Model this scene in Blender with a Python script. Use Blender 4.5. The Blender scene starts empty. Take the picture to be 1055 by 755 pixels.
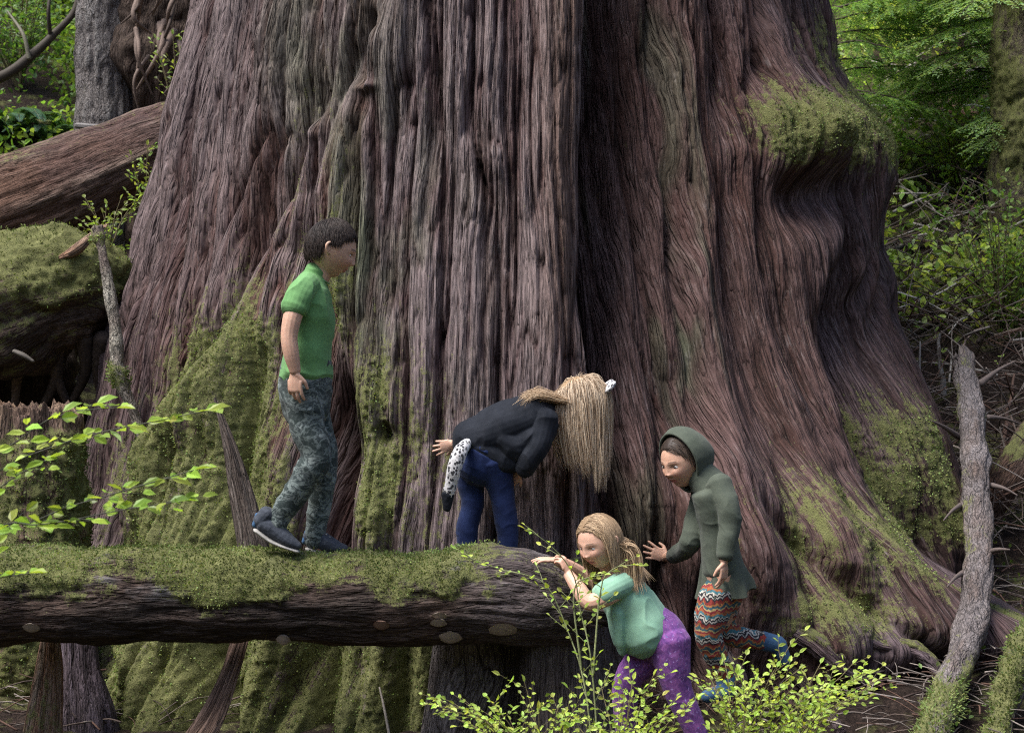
import bpy, math, random
import numpy as np
from mathutils import Vector, Matrix

random.seed(7)
RNG = np.random.default_rng(11)
SC = bpy.context.scene
COL = SC.collection
# ---- camera constants: level camera at 1.65 m, looking along +Y
F, CX, CY, CZ = 1725.0, 527.5, 377.5, 1.65


def P(px, py, d):
    """a point of the place, surveyed from the photograph at distance d"""
    return np.array(((px - CX) * d / F, d, (CY - py) * d / F + CZ))


def PP(lst, D=0.0):
    return [P(a[0], a[1], D + a[2]) for a in lst]


# ------------------------------------------------------------------ noise
def _h(ix, iy, iz, seed):
    h = (ix.astype(np.uint32) * np.uint32(374761393) + iy.astype(np.uint32) * np.uint32(668265263)
         + iz.astype(np.uint32) * np.uint32(2246822519) + np.uint32((seed * 3266489917) & 0xffffffff))
    h ^= h >> np.uint32(15)
    h *= np.uint32(2654435761)
    h ^= h >> np.uint32(13)
    h *= np.uint32(1274126177)
    h ^= h >> np.uint32(16)
    return h.astype(np.float32) * np.float32(2.0 / 4294967295.0) - np.float32(1)


def vn(x, y, z=0.0, seed=0):
    x, y, z = np.broadcast_arrays(np.asarray(x, dtype=np.float32), np.asarray(y, dtype=np.float32), np.asarray(z, dtype=np.float32))
    fx, fy, fz = np.floor(x), np.floor(y), np.floor(z)
    ix, iy, iz = fx.astype(np.int64), fy.astype(np.int64), fz.astype(np.int64)
    tx, ty, tz = x - fx, y - fy, z - fz
    tx = tx * tx * (3 - 2 * tx); ty = ty * ty * (3 - 2 * ty); tz = tz * tz * (3 - 2 * tz)
    out = 0
    for dz in (0, 1):
        wz = tz if dz else 1 - tz
        for dy in (0, 1):
            wy = ty if dy else 1 - ty
            a = _h(ix, iy + dy, iz + dz, seed); b = _h(ix + 1, iy + dy, iz + dz, seed)
            out = out + wz * wy * (a + (b - a) * tx)
    return out


def fbm(x, y, z=0.0, seed=0, o=4, g=0.5):
    s, a, t = 0, 1.0, 0
    for i in range(o):
        k = 2.03 ** i
        s = s + a * vn(np.asarray(x) * k, np.asarray(y) * k, np.asarray(z) * k, seed + i * 17)
        t += a; a *= g
    return s / t


def sst(a, b, x):
    t = np.clip((x - a) / (b - a), 0, 1)
    return t * t * (3 - 2 * t)


def nrm(v):
    v = np.asarray(v, float)
    return v / (np.linalg.norm(v) + 1e-12)


# ------------------------------------------------------------------ objects
def build(name, V, Q=None, T=None, attrs=None, smooth=True):
    me = bpy.data.meshes.new(name)
    V = np.ascontiguousarray(V, dtype=np.float32).reshape(-1, 3)
    Q = np.zeros((0, 4), int) if Q is None else np.asarray(Q).reshape(-1, 4)
    T = np.zeros((0, 3), int) if T is None else np.asarray(T).reshape(-1, 3)
    me.vertices.add(len(V)); me.vertices.foreach_set('co', V.ravel())
    idx = np.concatenate([Q.ravel(), T.ravel()]).astype(np.int32)
    me.loops.add(len(idx)); me.loops.foreach_set('vertex_index', idx)
    st = np.concatenate([np.arange(len(Q)) * 4, len(Q) * 4 + np.arange(len(T)) * 3]).astype(np.int32)
    me.polygons.add(len(st)); me.polygons.foreach_set('loop_start', st)
    me.polygons.foreach_set('use_smooth', np.full(len(st), smooth, dtype=bool))
    me.update(calc_edges=True)
    me.validate()
    for k, a in (attrs or {}).items():
        a = np.asarray(a, dtype=np.float32)
        if a.ndim == 1 or a.shape[-1] == 1:
            at = me.attributes.new(k, 'FLOAT', 'POINT'); at.data.foreach_set('value', a.ravel())
        else:
            a = a.reshape(len(V), -1)
            if k == 'bk':
                at = me.attributes.new(k, 'FLOAT_VECTOR', 'POINT'); at.data.foreach_set('vector', a.ravel())
            else:
                if a.shape[1] == 3:
                    a = np.concatenate([a, np.ones((len(a), 1), np.float32)], 1)
                at = me.attributes.new(k, 'FLOAT_COLOR', 'POINT'); at.data.foreach_set('color', a.ravel())
    return me


def tag(o, label=None, cat=None, group=None, kind=None):
    if label: o['label'] = label
    if cat: o['category'] = cat
    if group: o['group'] = group
    if kind: o['kind'] = kind
    return o


def thing(name, base, label, cat, group=None):
    o = bpy.data.objects.new(name, None); COL.objects.link(o)
    o.location = tuple(base); o.empty_display_size = 0.1
    return tag(o, label, cat, group)


def link(name, me, mat, parent=None, base=None):
    o = bpy.data.objects.new(name, me); COL.objects.link(o)
    if mat is not None and len(me.materials) == 0:
        me.materials.append(mat)
    if parent is not None:
        o.parent = parent
        if parent.type == 'EMPTY':
            o.location = tuple(-Vector(parent.location))
        else:
            pr = parent
            if pr.parent is None:
                o.location = tuple(-Vector(pr.location))
    elif base is not None:
        b = np.array(base, dtype=np.float32)
        n = len(me.vertices); c = np.empty(n * 3, np.float32)
        me.vertices.foreach_get('co', c)
        me.vertices.foreach_set('co', (c.reshape(-1, 3) - b).ravel()); me.update()
        o.location = tuple(base)
    return o


class MB:
    """collects pieces into one mesh"""
    def __init__(s):
        s.V, s.Q, s.T, s.A, s.n = [], [], [], [], 0

    def add(s, V, Q=None, T=None, col=None):
        V = np.asarray(V, float).reshape(-1, 3)
        if Q is not None and len(Q): s.Q.append(np.asarray(Q).reshape(-1, 4) + s.n)
        if T is not None and len(T): s.T.append(np.asarray(T).reshape(-1, 3) + s.n)
        s.V.append(V); s.n += len(V)
        c = np.ones((len(V), 3)) if col is None else np.broadcast_to(np.asarray(col, float), (len(V), 3))
        s.A.append(c)

    def mesh(s, name, smooth=True, tint=True):
        Q = np.concatenate(s.Q) if s.Q else None
        T = np.concatenate(s.T) if s.T else None
        return build(name, np.concatenate(s.V), Q, T, {'tint': np.concatenate(s.A)} if tint else None, smooth)


def grid_q(n, m, closed):
    i = np.arange(n - 1)[:, None]; j = np.arange(m if closed else m - 1)[None, :]
    j2 = (j + 1) % m
    return np.stack([i * m + j, i * m + j2, (i + 1) * m + j2, (i + 1) * m + j], -1).reshape(-1, 4)


def cr(pts, n, power=1.0):
    """Catmull-Rom resampling of rows (any columns), uniform in chord length of the first three"""
    A = np.asarray(pts, float)
    if len(A) == 2:
        t = np.linspace(0, 1, n)[:, None]
        return A[0] * (1 - t) + A[1] * t
    L = np.concatenate([[0], np.cumsum(np.linalg.norm(np.diff(A[:, :3], axis=0), axis=1) + 1e-9)])
    t = np.linspace(0, L[-1], n)
    k = np.clip(np.searchsorted(L, t, side='right') - 1, 0, len(A) - 2)
    u = ((t - L[k]) / (L[k + 1] - L[k]))[:, None]
    E = np.concatenate([[2 * A[0] - A[1]], A, [2 * A[-1] - A[-2]]])
    p0, p1, p2, p3 = E[k], E[k + 1], E[k + 2], E[k + 3]
    return 0.5 * (2 * p1 + (p2 - p0) * u + (2 * p0 - 5 * p1 + 4 * p2 - p3) * u * u + (3 * p1 - p0 - 3 * p2 + p3) * u ** 3)


def frames(C, ref=None):
    T = np.gradient(C, axis=0); T /= np.linalg.norm(T, axis=1)[:, None] + 1e-12
    A = np.empty_like(C)
    if ref is not None:
        r = np.asarray(ref, float)
        A = r - T * (T @ r)[:, None]
        A /= np.linalg.norm(A, axis=1)[:, None] + 1e-9
    else:
        a = np.array((0, 0, 1.0)) if abs(T[0][2]) < 0.9 else np.array((1.0, 0, 0))
        for i in range(len(C)):
            a = a - T[i] * (a @ T[i]); a = a / (np.linalg.norm(a) + 1e-12); A[i] = a
    return T, A, np.cross(T, A)


def tube(pts, rad, n=14, seg=8, ref=None, cap=True):
    """closed tube: pts rows (3), rad rows r or (ra, rb); ra runs along ref"""
    rad = np.asarray(rad, float)
    if rad.ndim == 1: rad = np.stack([rad, rad], 1)
    M = cr(np.concatenate([np.asarray(pts, float), rad], 1), n)
    C, ra, rb = M[:, :3], np.maximum(M[:, 3], 1e-4), np.maximum(M[:, 4], 1e-4)
    T, A, B = frames(C, ref)
    if cap:
        k = 4
        ang = (np.arange(k) + 0.35) / k * math.pi / 2
        def ends(i, sgn):
            rr = 0.5 * (ra[i] + rb[i])
            s = np.cos(ang); o = np.sin(ang)
            return (C[i] + sgn * T[i] * (o * rr * 0.8)[:, None], ra[i] * s, rb[i] * s)
        c0, a0, b0 = ends(0, -1); c1, a1, b1 = ends(-1, 1)
        C = np.concatenate([c0[::-1], C, c1]); ra = np.concatenate([a0[::-1], ra, a1]); rb = np.concatenate([b0[::-1], rb, b1])
        A = np.concatenate([np.repeat(A[:1], k, 0), A, np.repeat(A[-1:], k, 0)])
        B = np.concatenate([np.repeat(B[:1], k, 0), B, np.repeat(B[-1:], k, 0)])
    th = np.arange(seg) / seg * 2 * math.pi
    V = C[:, None] + A[:, None] * (np.cos(th) * ra[:, None])[..., None] + B[:, None] * (np.sin(th) * rb[:, None])[..., None]
    m = len(C)
    V = V.reshape(-1, 3)
    Q = grid_q(m, seg, True)
    T3 = []
    V = np.concatenate([V, [V[:seg].mean(0)], [V[(m - 1) * seg:m * seg].mean(0)]])
    j = np.arange(seg); j2 = (j + 1) % seg
    T3 = np.concatenate([np.stack([np.full(seg, m * seg), j2, j], 1), np.stack([np.full(seg, m * seg + 1), (m - 1) * seg + j, (m - 1) * seg + j2], 1)])
    return V, Q, T3


# ------------------------------------------------------------------ node helpers
def mat_new(name):
    m = bpy.data.materials.new(name); m.use_nodes = True
    nt = m.node_tree; nt.nodes.clear()
    out = nt.nodes.new('ShaderNodeOutputMaterial')
    return m, nt, out


class N:
    def __init__(s, nt): s.nt = nt
    def new(s, t, **kw):
        n = s.nt.nodes.new(t)
        for k, v in kw.items():
            if k.startswith('i_'):
                n.inputs[k[2:].replace('_', ' ')].default_value = v
            else: setattr(n, k, v)
        return n
    def l(s, a, b): s.nt.links.new(a, b)
    def attr(s, name): return s.new('ShaderNodeAttribute', attribute_name=name)
    def mapped(s, src, scale):
        m = s.new('ShaderNodeMapping'); m.inputs['Scale'].default_value = scale
        s.l(src, m.inputs['Vector']); return m.outputs[0]
    def noise(s, vec, scale=1.0, detail=3.0, rough=0.55, dist=0.0):
        n = s.new('ShaderNodeTexNoise'); n.inputs['Scale'].default_value = scale
        n.inputs['Detail'].default_value = detail; n.inputs['Roughness'].default_value = rough
        n.inputs['Distortion'].default_value = dist
        if vec is not None: s.l(vec, n.inputs['Vector'])
        return n.outputs[0]
    def ramp(s, fac, stops, mode='LINEAR'):
        r = s.new('ShaderNodeValToRGB'); r.color_ramp.interpolation = mode
        e = r.color_ramp.elements
        while len(e) < len(stops): e.new(0.5)
        for i, (p, c) in enumerate(stops):
            e[i].position = p
            e[i].color = (c, c, c, 1) if isinstance(c, (int, float)) else (*c, 1)
        s.l(fac, r.inputs[0]); return r.outputs[0]
    def math(s, op, a, b=None, c=False):
        n = s.new('ShaderNodeMath', operation=op, use_clamp=c)
        for i, v in enumerate((a, b)):
            if v is None: continue
            if isinstance(v, (int, float)): n.inputs[i].default_value = v
            else: s.l(v, n.inputs[i])
        return n.outputs[0]
    def mix(s, fac, a, b, mode='MIX'):
        n = s.new('ShaderNodeMix', data_type='RGBA', blend_type=mode)
        for i, v in ((0, fac), (6, a), (7, b)):
            if isinstance(v, (int, float)): n.inputs[i].default_value = v
            elif isinstance(v, tuple): n.inputs[i].default_value = (*v, 1)
            else: s.l(v, n.inputs[i])
        return n.outputs[2]
    def bump(s, h, strength=0.5, dist=0.01, prev=None):
        b = s.new('ShaderNodeBump'); b.inputs['Strength'].default_value = strength; b.inputs['Distance'].default_value = dist
        s.l(h, b.inputs['Height'])
        if prev is not None: s.l(prev, b.inputs['Normal'])
        return b.outputs[0]
    def principled(s, out, col, rough=0.8, normal=None, spec=0.3, **kw):
        p = s.new('ShaderNodeBsdfPrincipled')
        if isinstance(col, tuple): p.inputs['Base Color'].default_value = (*col, 1)
        else: s.l(col, p.inputs['Base Color'])
        if isinstance(rough, (int, float)): p.inputs['Roughness'].default_value = rough
        else: s.l(rough, p.inputs['Roughness'])
        p.inputs['Specular IOR Level'].default_value = spec
        for k, v in kw.items(): p.inputs[k.replace('_', ' ')].default_value = v
        if normal is not None: s.l(normal, p.inputs['Normal'])
        if out is not None: s.l(p.outputs[0], out.inputs['Surface'])
        return p


MOSS = [(0.28, (0.026, 0.034, 0.010)), (0.44, (0.082, 0.102, 0.028)), (0.56, (0.155, 0.182, 0.056)), (0.72, (0.29, 0.315, 0.125))]


MOSS = [(0.28, (0.030, 0.034, 0.012)), (0.44, (0.095, 0.102, 0.034)), (0.56, (0.175, 0.182, 0.066)), (0.72, (0.30, 0.30, 0.14))]


def bark_mat(name, fine=(75, 75, 5), mid=(30, 30, 1.8), strength=0.9, moss=MOSS, contrast=(0.5, 1.5), spec=0.2, rough=0.88, inner_shade=(.020, .012, .010), wide=.15, grey=.3):
    m, nt, out = mat_new(name); n = N(nt)
    bk = n.attr('bk').outputs['Vector']; tint = n.attr('tint').outputs['Color']; ms = n.attr('moss').outputs['Fac']
    geo = n.new('ShaderNodeNewGeometry').outputs['Position']

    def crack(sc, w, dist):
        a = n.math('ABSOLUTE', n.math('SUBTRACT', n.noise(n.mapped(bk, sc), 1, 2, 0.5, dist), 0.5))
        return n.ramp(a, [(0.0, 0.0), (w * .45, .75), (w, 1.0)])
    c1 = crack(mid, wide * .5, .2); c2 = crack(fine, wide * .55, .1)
    f3 = n.noise(n.mapped(bk, tuple(v * 2.2 for v in fine)), 1, 3, 0.65, 0.2)
    pat = n.noise(geo, 5, 4, 0.6)
    fib = n.math('ADD', n.math('ADD', n.math('MULTIPLY', c1, 0.45), n.math('MULTIPLY', c2, 0.30)), n.math('MULTIPLY', f3, 0.5))
    k = n.ramp(f3, [(0.28, contrast[0]), (0.5, 1.0), (0.72, contrast[1])])
    col = n.mix(1.0, tint, k, 'MULTIPLY')
    # weathered silver skin along the raised fibres
    gw = n.math('MULTIPLY', n.ramp(f3, [(.52, 0.0), (.68, 1.0)]), n.ramp(pat, [(.42, 0.0), (.66, grey)]))
    col = n.mix(gw, col, (0.26, 0.238, 0.232))
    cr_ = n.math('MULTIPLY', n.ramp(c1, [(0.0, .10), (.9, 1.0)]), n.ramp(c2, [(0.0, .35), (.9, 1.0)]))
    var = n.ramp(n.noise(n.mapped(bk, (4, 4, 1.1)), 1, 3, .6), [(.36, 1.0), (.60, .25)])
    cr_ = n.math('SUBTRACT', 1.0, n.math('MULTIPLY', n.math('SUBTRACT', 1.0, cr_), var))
    col = n.mix(cr_, inner_shade, col)  # cracks go to dark inner bark, which also paints in crevice shade
    speck = n.noise(geo, 110, 2, 0.6)
    col = n.mix(n.ramp(speck, [(0.64, 0.0), (0.76, 0.3)]), col, (0.30, 0.30, 0.24))
    g1 = n.noise(geo, 150, 3, 0.75); g2 = n.noise(geo, 30, 4, 0.65); g3 = n.noise(geo, 9, 3, .6)
    g4 = n.noise(n.mapped(bk, (40, 40, 4)), 1, 3, .6)
    gm = n.math('ADD', n.math('ADD', n.math('MULTIPLY', g1, 0.40), n.math('MULTIPLY', g2, 0.25)), n.math('ADD', n.math('MULTIPLY', g3, .15), n.math('MULTIPLY', g4, .20)))
    mcol = n.ramp(gm, moss)
    brk = n.math('ADD', n.math('MULTIPLY', n.math('SUBTRACT', g2, 0.5), 1.3), n.math('MULTIPLY', n.math('SUBTRACT', g1, 0.5), 1.1))
    sk = n.math('MULTIPLY', n.math('SUBTRACT', n.noise(n.mapped(bk, (26, 26, 2.5)), 1, 3, .6), .5), 1.2)
    thr = n.math('ADD', n.math('ADD', n.math('ADD', ms, brk), sk), n.math('MULTIPLY', n.math('SUBTRACT', c2, .8), .22))
    mf = n.ramp(thr, [(0.40, 0.0), (0.62, 0.92)])
    col = n.mix(mf, col, mcol)
    b = n.bump(fib, strength, 0.022)
    b2 = n.bump(gm, 1.0, 0.03)
    nm = n.new('ShaderNodeMix', data_type='VECTOR'); n.l(mf, nm.inputs[0]); n.l(b, nm.inputs[4]); n.l(b2, nm.inputs[5])
    n.principled(out, col, rough, nm.outputs[1], spec)
    return m


def leaf_mat(name, trans=0.45, rough=0.45, spec=0.35):
    m, nt, out = mat_new(name); n = N(nt)
    tint = n.attr('tint').outputs['Color']
    p = n.principled(None, tint, rough, None, spec)
    t = n.new('ShaderNodeBsdfTranslucent')
    tc = n.mix(1.0, tint, (1.25, 1.2, 0.55), 'MULTIPLY'); n.l(tc, t.inputs['Color'])
    mx = n.new('ShaderNodeMixShader'); mx.inputs[0].default_value = trans
    n.l(p.outputs[0], mx.inputs[1]); n.l(t.outputs[0], mx.inputs[2]); n.l(mx.outputs[0], out.inputs['Surface'])
    return m


def tint_mat(name, rough=0.8, noise_scale=60, amt=0.35, bump=0.3, spec=0.25, dist=0.004):
    """per-vertex colour of the thing itself, broken up by noise"""
    m, nt, out = mat_new(name); n = N(nt)
    tint = n.attr('tint').outputs['Color']
    geo = n.new('ShaderNodeNewGeometry').outputs['Position']
    g = n.noise(geo, noise_scale, 4, 0.65)
    k = n.ramp(g, [(0.3, 1 - amt), (0.7, 1 + amt)])
    n.principled(out, n.mix(1.0, tint, k, 'MULTIPLY'), rough, n.bump(g, bump, dist), spec)
    return m


# ------------------------------------------------------------------ logs
def log_mesh(name, pts, rad, nl=200, na=96, ridge=((14, 1.0, 0.012), (34, 2.4, 0.006)), lump=0.02, lumpk=3.0,
             moss_fn=None, tint_fn=None, seed=0, ragged=(0.03, 0.03), flat=None, moss_h=0.012):
    A = np.concatenate([np.asarray(pts, float), np.asarray(rad, float)[:, None]], 1)
    M = cr(A, nl); C, R = M[:, :3], np.maximum(M[:, 3], 0.002)
    T, U, W = frames(C)
    al = np.concatenate([[0], np.cumsum(np.linalg.norm(np.diff(C, axis=0), axis=1))])
    k = 8
    s = np.linspace(0.0, 1, k, endpoint=False) ** 0.7
    C = np.concatenate([np.repeat(C[:1], k, 0), C, np.repeat(C[-1:], k, 0)])
    Rf = np.concatenate([np.full(k, R[0]), R, np.full(k, R[-1])])
    sf = np.concatenate([s, np.ones(nl), s[::-1]])
    al2 = np.concatenate([al[0] - (1 - s) * 0.0, al, np.full(k, al[-1])])
    T, U, W = [np.concatenate([np.repeat(x[:1], k, 0), x, np.repeat(x[-1:], k, 0)]) for x in (T, U, W)]
    th = np.arange(na) / na * 2 * math.pi
    rad_dir = U[:, None] * np.cos(th)[None, :, None] + W[:, None] * np.sin(th)[None, :, None]
    bkx = Rf[:, None] * np.cos(th); bky = Rf[:, None] * np.sin(th); bkz = np.repeat(al2[:, None], na, 1)
    base = C[:, None] + rad_dir * Rf[:, None, None]
    d = lump * fbm(base[..., 0] * lumpk, base[..., 1] * lumpk, base[..., 2] * lumpk, seed + 3, 4)
    wob = 0.02 * vn(bkx * 3, bky * 3, bkz * 2.5, seed + 9)
    hh = 0
    for (kk, ka, am) in ridge:
        r = np.abs(vn((bkx + wob) * kk, (bky + wob) * kk, bkz * ka, seed + int(kk))) ** 0.65
        d = d + am * (r - 0.45); hh = hh + am * (r - 0.45)
    hh = hh / sum(a for _, _, a in ridge)
    moss = np.zeros_like(d) if moss_fn is None else np.clip(moss_fn(base, rad_dir, bkz), 0, 1.3)
    mm = sst(0.35, 0.65, moss)
    d = d * (1 - 0.5 * mm) + mm * (moss_h * 0.6 + moss_h * fbm(base[..., 0] * 24, base[..., 1] * 24, base[..., 2] * 24, seed + 31, 3)
                     + moss_h * 0.8 * fbm(base[..., 0] * 8, base[..., 1] * 8, base[..., 2] * 8, seed + 37, 2))
    rr = np.maximum(Rf[:, None] + d, 0.1 * Rf[:, None]) * sf[:, None]
    V = C[:, None] + rad_dir * rr[..., None]
    rag = np.zeros(len(C)); rag[:k + 2] = ragged[0]; rag[-k - 2:] = ragged[1]
    sh = rag[:, None] * (vn(bkx * sf[:, None] * 22, bky * sf[:, None] * 22, 0, seed + 51) + 0.7 * vn(bkx * sf[:, None] * 60, bky * sf[:, None] * 60, 0, seed + 52))
    V = V + T[:, None] * sh[..., None]
    n, m = V.shape[:2]
    tint = np.ones((n, m, 3)) * 0.1 if tint_fn is None else tint_fn(base, rad_dir, bkz, hh)
    bk = np.stack([bkx * sf[:, None], bky * sf[:, None], bkz], -1)
    me = build(name, V, grid_q(n, m, True), None, {'tint': tint.reshape(-1, 3), 'moss': moss.ravel(), 'bk': bk.reshape(-1, 3)})
    return me, V, rad_dir, moss


def tint_mix(c0, c1, c2=None, k=2.0, seed=0):
    c0, c1 = np.array(c0), np.array(c1)
    def f(base, rd, al, hh):
        a = sst(-0.4, 0.5, fbm(base[..., 0] * k, base[..., 1] * k, base[..., 2] * k, seed, 4))[..., None]
        t = c0 * (1 - a) + c1 * a
        if c2 is not None:
            b = sst(-0.1, 0.45, hh)[..., None] * 0.8
            t = t * (1 - b) + np.array(c2) * b
        return t
    return f


def moss_top(lo=0.1, hi=0.8, k=6.0, amt=0.5, gain=1.0, seed=5):
    def f(base, rd, al):
        return gain * sst(lo, hi, rd[..., 2] + amt * fbm(base[..., 0] * k, base[..., 1] * k, base[..., 2] * k, seed, 4))
    return f


# ------------------------------------------------------------------ leaves
def leaves(mb, pos, dirv, nor, length, width, col, fold=0.18, shape=(0.30, 0.68, 1.0, 0.85), cjit=0.18):
    pos = np.asarray(pos, float); n = len(pos)
    if n == 0: return
    d = dirv / (np.linalg.norm(dirv, axis=1)[:, None] + 1e-9)
    nor = nor - d * np.sum(nor * d, 1)[:, None]; nor = nor / (np.linalg.norm(nor, axis=1)[:, None] + 1e-9)
    s = np.cross(d, nor)
    L = np.broadcast_to(np.asarray(length, float), (n,))[:, None]; Wd = np.broadcast_to(np.asarray(width, float), (n,))[:, None] * 0.5
    a, b, wa, wb = shape
    up = nor * Wd * fold * 2
    v = np.stack([pos, pos + d * L * a + s * Wd * wa + up, pos + d * L * b + s * Wd * wb + up, pos + d * L - nor * L * 0.12,
                  pos + d * L * b - s * Wd * wb + up, pos + d * L * a - s * Wd * wa + up], 1)
    i = np.arange(n)[:, None] * 6
    Q = np.concatenate([i + np.array([0, 1, 2, 3]), i + np.array([0, 3, 4, 5])])
    c = np.broadcast_to(np.asarray(col, float), (n, 3)) * (1 + cjit * RNG.standard_normal((n, 1))) * (1 + 0.07 * RNG.standard_normal((n, 3)))
    mb.add(v.reshape(-1, 3), Q, None, np.repeat(np.clip(c, 0.004, 0.9), 6, 0))


def rdir(n, up=0.0):
    v = RNG.standard_normal((n, 3)); v[:, 2] += up
    return v / np.linalg.norm(v, axis=1)[:, None]
# ================================================================== setting
def G(X, Y):
    """height of the forest floor, with unseen banks added to block low light"""
    X = np.asarray(X, float); Y = np.asarray(Y, float)
    z = 0.60 * np.logaddexp(0, (Y - 8.9) * 2.5) / 2.5
    z = z + 0.30 * np.logaddexp(0, (-X - 2.3) * 2) / 2 * sst(7.0, 9.5, Y)
    z = z + 0.20 * np.logaddexp(0, (X - 0.7) * 2) / 2 * sst(5.5, 7.4, Y)
    z = z - 0.10 + 0.12 * sst(6.2, 7.6, Y)
    z = z + 0.55 * np.logaddexp(0, (-4.0 - Y) * 1.0)  # unseen rise behind the camera, added to block low sky light
    z = z + 0.45 * np.logaddexp(0, (np.abs(X) - 7.0) * 1.0) * sst(-3, 12, np.abs(Y) + np.abs(X))  # side banks raised likewise to cut light from the horizon
    return 26 * np.tanh(z / 26)


def ground():
    def axis(lo, hi, a, b, step, far):
        c = np.arange(a, b, step)
        g = far * (np.linspace(0, 1, 60)[1:] ** 2.4)
        return np.concatenate([(a - g)[::-1], c, b + g])
    xs = axis(-170, 170, -6.2, 6.2, 0.028, 165); ys = axis(-170, 170, 5.6, 16.5, 0.028, 165)
    X, Y = np.meshgrid(xs, ys)
    Z = G(X, Y)
    Z = Z + 0.10 * fbm(X * 0.9, Y * 0.9, 0, 4, 4) + 0.035 * fbm(X * 5, Y * 5, 0, 8, 4) + 0.016 * np.abs(fbm(X * 19, Y * 19, 0, 12, 3))
    m, nt, out = mat_new('forest_floor'); n = N(nt)
    geo = n.new('ShaderNodeNewGeometry').outputs['Position']
    a = n.noise(geo, 60, 5, 0.7); b = n.noise(geo, 6, 4, 0.6); c = n.noise(geo, 2.2, 4, 0.6)
    col = n.ramp(a, [(0.28, (0.010, 0.007, 0.006)), (0.5, (0.030, 0.020, 0.016)), (0.66, (0.062, 0.043, 0.034)), (0.8, (0.13, 0.10, 0.08))])
    mo = n.ramp(n.math('ADD', n.math('MULTIPLY', b, 0.6), n.math('MULTIPLY', c, 0.4)), [(0.50, 0.0), (0.60, 0.85)])
    col = n.mix(mo, col, n.ramp(a, MOSS))
    n.principled(out, col, 0.95, n.bump(a, 1.0, 0.03), 0.15)
    o = link('ground', build('ground', np.stack([X, Y, Z], -1), grid_q(len(ys), len(xs), False)), m)
    tag(o, 'dark forest floor of brown duff and moss under the great tree', None, None, 'structure')


ground()

# ================================================================== the great cedar
D0 = 10.2
TZ = [-0.5, 0, 0.3, 0.6, 1.0, 1.5, 2.0, 2.6, 3.2, 3.9, 6, 14]
TL = [3.35, 3.05, 2.82, 2.66, 2.50, 2.38, 2.27, 2.14, 2.04, 1.90, 1.72, 1.3]
TR = [3.6, 3.25, 3.0, 2.84, 2.62, 2.40, 2.21, 2.06, 1.96, 1.80, 1.65, 1.2]
TB = [3.1, 2.86, 2.74, 2.64, 2.54, 2.42, 2.28, 2.14, 2.02, 1.9, 1.7, 1.3]


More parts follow.
